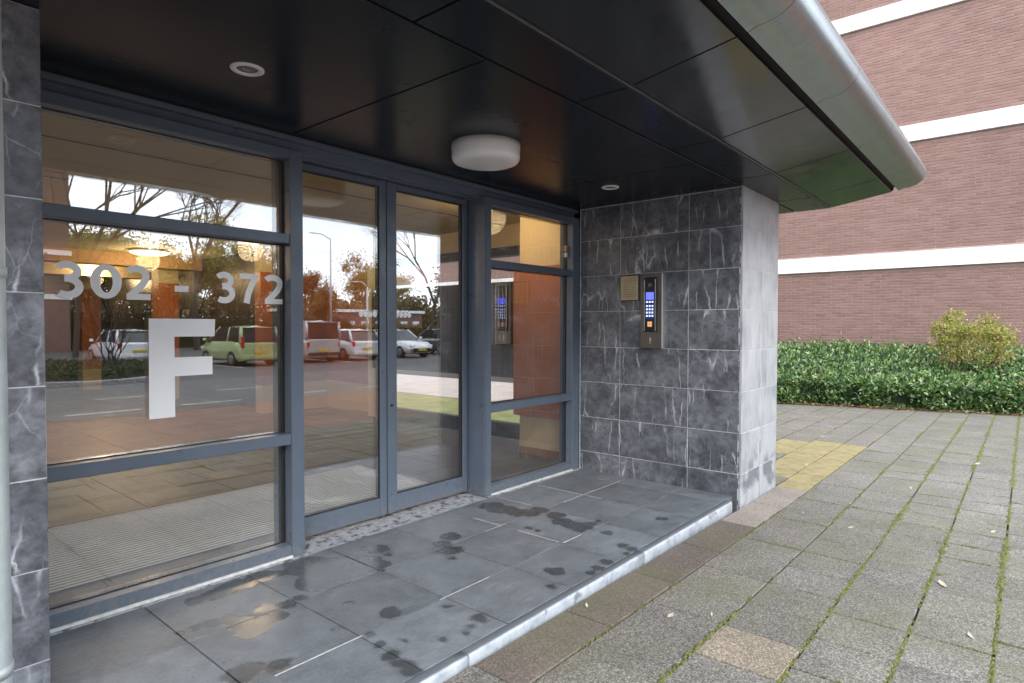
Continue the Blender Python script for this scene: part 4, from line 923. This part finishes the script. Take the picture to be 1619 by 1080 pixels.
    MB().bbox(-h-.03, -h+.06, -.26, .26, .50, .61, .005).build('number_plate', PLATE, t); MB().bbox(h-.03, h+.03, -.26, .26, .36, .47, .005).build('number_plate', PLATE, t)
    MB().bbox(-h-.02, -h+.14, -W*.86, W*.86, .30, .46, .02).build('bumper', TRIM if kind_ == 'van' else paint, t); MB().bbox(h-.2, h+.008, -W*.55, W*.55, .33, .44, .02).build('grille', TRIM, t)
def paint(name, c, m_=0): 
    k = M(name, c, .22, m_); k.b.inputs['Coat Weight'].default_value = .6; return k.m
P_G, P_S, P_W, P_D, P_B = paint('green_paint', (.42, .50, .23)), paint('silver_paint', (.50, .52, .52), .3), paint('white_paint_car', (.80, .80, .80)), paint('dark_paint', (.05, .06, .075)), paint('pale_blue_paint', (.45, .52, .6))
car('light green parked car mirrored in the left window', (7.6, -21.9, GP), -PI/2, 'mpv', P_G)
car('silver parked van mirrored beside the left door', (10.7, -22.4, GP), -PI/2, 'van', P_S)
car('white parked hatchback mirrored in the left door', (13.0, -22.2, GP), -PI/2, 'hatch', P_W)
car('white parked hatchback facing the building mirrored in the right door', (16.2, -22.0, GP), PI/2, 'hatch', P_W)
car('dark parked hatchback mirrored at the edge of the right door', (19.9, -23.0, GP), -PI/2, 'hatch', P_D)
car('white parked hatchback mirrored behind the letter', (4.95, -27.0, GP), -PI/2, 'hatch', P_W)
car('white parked car far off mirrored left of the letter', (9.5, -52, GP), PI, 'hatch', P_W)
car('pale blue parked car far off mirrored left of the letter', (13.8, -50, GP), 0, 'hatch', P_B)
car('dark blue parked car far off mirrored beside the letter', (19.2, -51, GP), 0, 'hatch', P_D)
# planted island with kerb
isl = thing('planting_island', 'kerbed planting island across the road mirrored in the glass', 'planter', (1.0, -19.6, GP))
N = 26; P_ = [(2.75*math.cos(2*PI*i/N), 3.9*math.sin(2*PI*i/N)) for i in range(N)]
for i in range(N):
    a, b = P_[i], P_[(i+1) % N]; k1 = .93
    MB().prism([a, b, (b[0]*k1, b[1]*k1), (a[0]*k1, a[1]*k1)], 0, .12).build('kerb_stone', CONC, isl)
MB().prism([(x*.928, y*.928) for x, y in P_], 0, .09).build('soil', SOIL, isl)
lv, lf = [], []
for i in range(7000):
    a, r = random.random()*2*PI, math.sqrt(random.random())*.92; p = Vector((2.75*r*math.cos(a), 3.9*r*math.sin(a), .1+random.random()*.30)); leaf_quad(lv, lf, p, rv()+Vector((0, 0, .7)), rv(), random.uniform(.08, .16), .05)
o = obj('ground_cover', rawmesh('ground_cover', lv, lf, LEAF_D), isl); o['kind'] = 'stuff'
def tree(name, lab, cat, loc, stems, r, ln, depth, spread, up, leaf=None, nl=0, ls=.3, crown=None, bark=BARK, lean=.0, dec=.68, group=None):
    t = thing(name, lab, cat, loc, 0, group); v, f, tips = [], [], []
    for i in range(stems):
        d = Vector((random.uniform(-1, 1)*(.45 if stems > 1 else lean), random.uniform(-1, 1)*(.45 if stems > 1 else lean), 1)).normalized()
        branchy(v, f, Vector((0, 0, -.1)), d, r, ln, depth, tips, spread, 6, up, dec)
    obj('trunk', rawmesh('trunk', v, f, bark), t)
    if leaf:
        tt = [q for q in tips if q[2] <= 2]; lv, lf = [], []
        for i in range(nl):
            q = random.choice(tt)[0]; p = q+rv()*abs(random.gauss(0, crown)); leaf_quad(lv, lf, p, rv(), rv(), ls*random.uniform(.6, 1.2), ls*.6)
        o = obj('crown', rawmesh('crown', lv, lf, leaf), t); o['kind'] = 'stuff'
    return t
G_ = 'trees beyond the parking ground'
tree('shrub', 'bare multi stemmed shrub on the planting island', 'shrub', (2.6, -20.6, GP+.08), 6, .03, .75, 4, .4, .1)
tree('bare_tree', 'tall bare tree mirrored at the top of the left window', 'tree', (13.5, -40, GP), 1, .24, 3.9, 9, .50, .08, None, lean=.05, dec=.80, group=G_)
tree('bare_tree', 'bare tree whose twigs reach over the far left of the mirror image', 'tree', (5.0, -34, GP), 1, .16, 3.9, 9, .55, .06, None, lean=.1, dec=.8, group=G_)
tree('bare_tree', 'bare tree mirrored at the top of the right door', 'tree', (27.5, -32, GP), 1, .17, 3.4, 9, .5, .08, None, lean=.1, dec=.8, group=G_)
tree('leafy_tree', 'olive green bushy tree mirrored behind the house numbers', 'tree', (11.5, -58, GP), 3, .18, 2.6, 5, .5, .12, LEAF_T, 15300, .26, .8, group=G_)
tree('leafy_tree', 'thin yellow green tree mirrored right of the house numbers', 'tree', (23.0, -56, GP), 2, .16, 2.9, 5, .35, .2, LEAF_T, 6460, .26, .55, group=G_)
tree('leafy_tree', 'second olive tree mirrored beside the large letter', 'tree', (17.5, -66, GP), 3, .16, 2.4, 5, .5, .12, LEAF_T, 11900, .26, .8, group=G_)
tree('leafy_tree', 'wide olive tree low behind the first digits in the mirror image', 'tree', (9.8, -45, GP), 5, .14, 2.0, 5, .55, .12, LEAF_T, 20400, .26, .75, group=G_)
tree('leafy_tree', 'wide olive tree behind the dash in the mirror image', 'tree', (15.5, -48, GP), 5, .15, 2.1, 5, .55, .12, LEAF_T, 20400, .26, .75, group=G_)
tree('leafy_tree', 'wide dark tree behind the last digits in the mirror image', 'tree', (21.5, -49, GP), 5, .15, 2.0, 5, .55, .1, LEAF_D, 20400, .26, .75, group=G_)
tree('autumn_tree', 'narrow orange autumn tree mirrored in the left door', 'tree', (36.5, -66, GP), 2, .16, 2.3, 5, .3, .25, LEAF_O, 8840, .26, .55, group=G_)
tree('leafy_tree', 'broad yellow green tree mirrored in the left door', 'tree', (45.5, -63, GP), 3, .2, 2.9, 5, .5, .12, LEAF_T, 14450, .26, .8, group=G_)
tree('autumn_tree', 'orange tree low behind the lamp post', 'tree', (41, -70, GP), 4, .15, 1.9, 5, .5, .05, LEAF_O, 11050, .26, .7, group=G_)
tree('leafy_tree', 'dark tree mirrored in the right door above the dark car', 'tree', (39, -38, GP), 3, .2, 2.2, 5, .5, .1, LEAF_D, 8000, .4, .75, group=G_)
tree('leafy_tree', 'dark tree mirrored at the far right of the doors', 'tree', (48, -36, GP), 3, .2, 2.3, 5, .5, .1, LEAF_D, 7000, .4, .75, group=G_)
def hedgerow(name, lab, x0, x1, y, h, leaf, n, ls):
    t = thing(name, lab, 'hedge', ((x0+x1)/2, y, GP)); lv, lf = [], []; w2 = (x1-x0)/2
    for i in range(n):
        x = random.uniform(-w2, w2); p = Vector((x, random.uniform(-.6, .6), random.random()**.7*h*(1+.25*noise.noise(Vector((x*.4, y, 0)))))); leaf_quad(lv, lf, p, rv(), rv(), ls*random.uniform(.7, 1.3), ls*.6)
    o = obj('foliage', rawmesh('foliage', lv, lf, leaf), t); o['kind'] = 'stuff'
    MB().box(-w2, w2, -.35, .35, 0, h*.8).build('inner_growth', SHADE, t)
hedgerow('clipped_hedge', 'reddish beech hedge mirrored behind the parked van', 24, 44, -52, 1.9, LEAF_O, 9000, .22)
hedgerow('clipped_hedge', 'dark hedge mirrored behind the planting island', -2, 30, -46, 2.4, LEAF_D, 14000, .22)
lv, lf = [], []
for i in range(26000):
    x = random.uniform(-10, 140); hgt = 7+3.5*noise.noise(Vector((x*.07, 0, 1)))+2*noise.noise(Vector((x*.3, 0, 4)))
    p = Vector((x, -100+random.uniform(-4, 4), GP+random.random()**.8*hgt)); leaf_quad(lv, lf, p, rv(), rv(), random.uniform(.6, 1.2), .6)
tag(obj('distant_wood', rawmesh('distant_wood', lv, lf, leafmat('far_leaf', [(0., (.07, .055, .03)), (.5, (.14, .12, .05)), (1., (.22, .17, .07))], .8, .1))), kind='stuff')
# lamp posts
def lamp_post(lab, loc, h, arm):
    t = thing('street_lamp', lab, 'street lamp', loc, 0, 'lamp posts on the parking ground')
    MB().cyl((0, 0, 0), (0, 0, h), .11, .06, n=10).build('pole', PIPE, t)
    MB().cyl((0, 0, h), (-arm*.55, -.1, h+.35), .045, n=8).cyl((-arm*.55, -.1, h+.35), (-arm, -.1, h+.38), .045, n=8).build('arm', PIPE, t)
    MB().loft([[(-arm-.75+q*.9, -.1+a*.14*s_, h+.36+b*.08*s_) for a, b in ((-1, 0), (0, 1), (1, 0), (0, -.6))] for q, s_ in ((0, .5), (.5, 1), (1, .6))]).build('lamp_head', PIPE, t)
lamp_post('tall street lamp with curved arm mirrored in the left door', (27.0, -44.5, GP), 9.4, 1.3)
lamp_post('short lamp post mirrored right of the tall lamp', (24.3, -35.5, GP), 4.6, .6)
# opposite block and far building
ob = thing('opposite_block', 'dark brick apartment block with pale bands mirrored at the far left', 'building', (-9, -48, GP))
MB().box(-30, 15.8, -6, 6, 0, 22).build('wall', BRICK_X, ob)
for z in (3.2, 5.9, 8.6, 11.3, 14): MB().box(-30.1, 15.9, -6.1, 6.1, z, z+.3).build('concrete_band', BAND, ob)
for i in range(14):
    for j in range(6): 
        w_ = MB().bbox(-1+i*1.15-.35, -1+i*1.15+.35, 6.0, 6.09, 1.2+j*2.7+.6, 1.2+j*2.7+1.9, .02).build('window', WHITE, ob); MB().bbox(-1+i*1.15-.28, -1+i*1.15+.28, 6.06, 6.11, 1.2+j*2.7+.67, 1.2+j*2.7+1.83, .01).build('glass', CGL, w_)
fb = thing('low_building', 'long low white and brown building mirrored behind the lamp post', 'building', (63, -94, GP))
MB().box(-14, 14, -5, 5, 0, 4.2).build('wall', BRICK_X, fb); MB().box(-14.4, 14.4, -5.4, 5.4, 4.2, 4.7).build('roof_edge', BAND, fb)
for i in range(9): MB().bbox(-12.5+i*3, -10.8+i*3, 5.0, 5.1, 1, 2.6, .02).build('window', WHITE, fb)
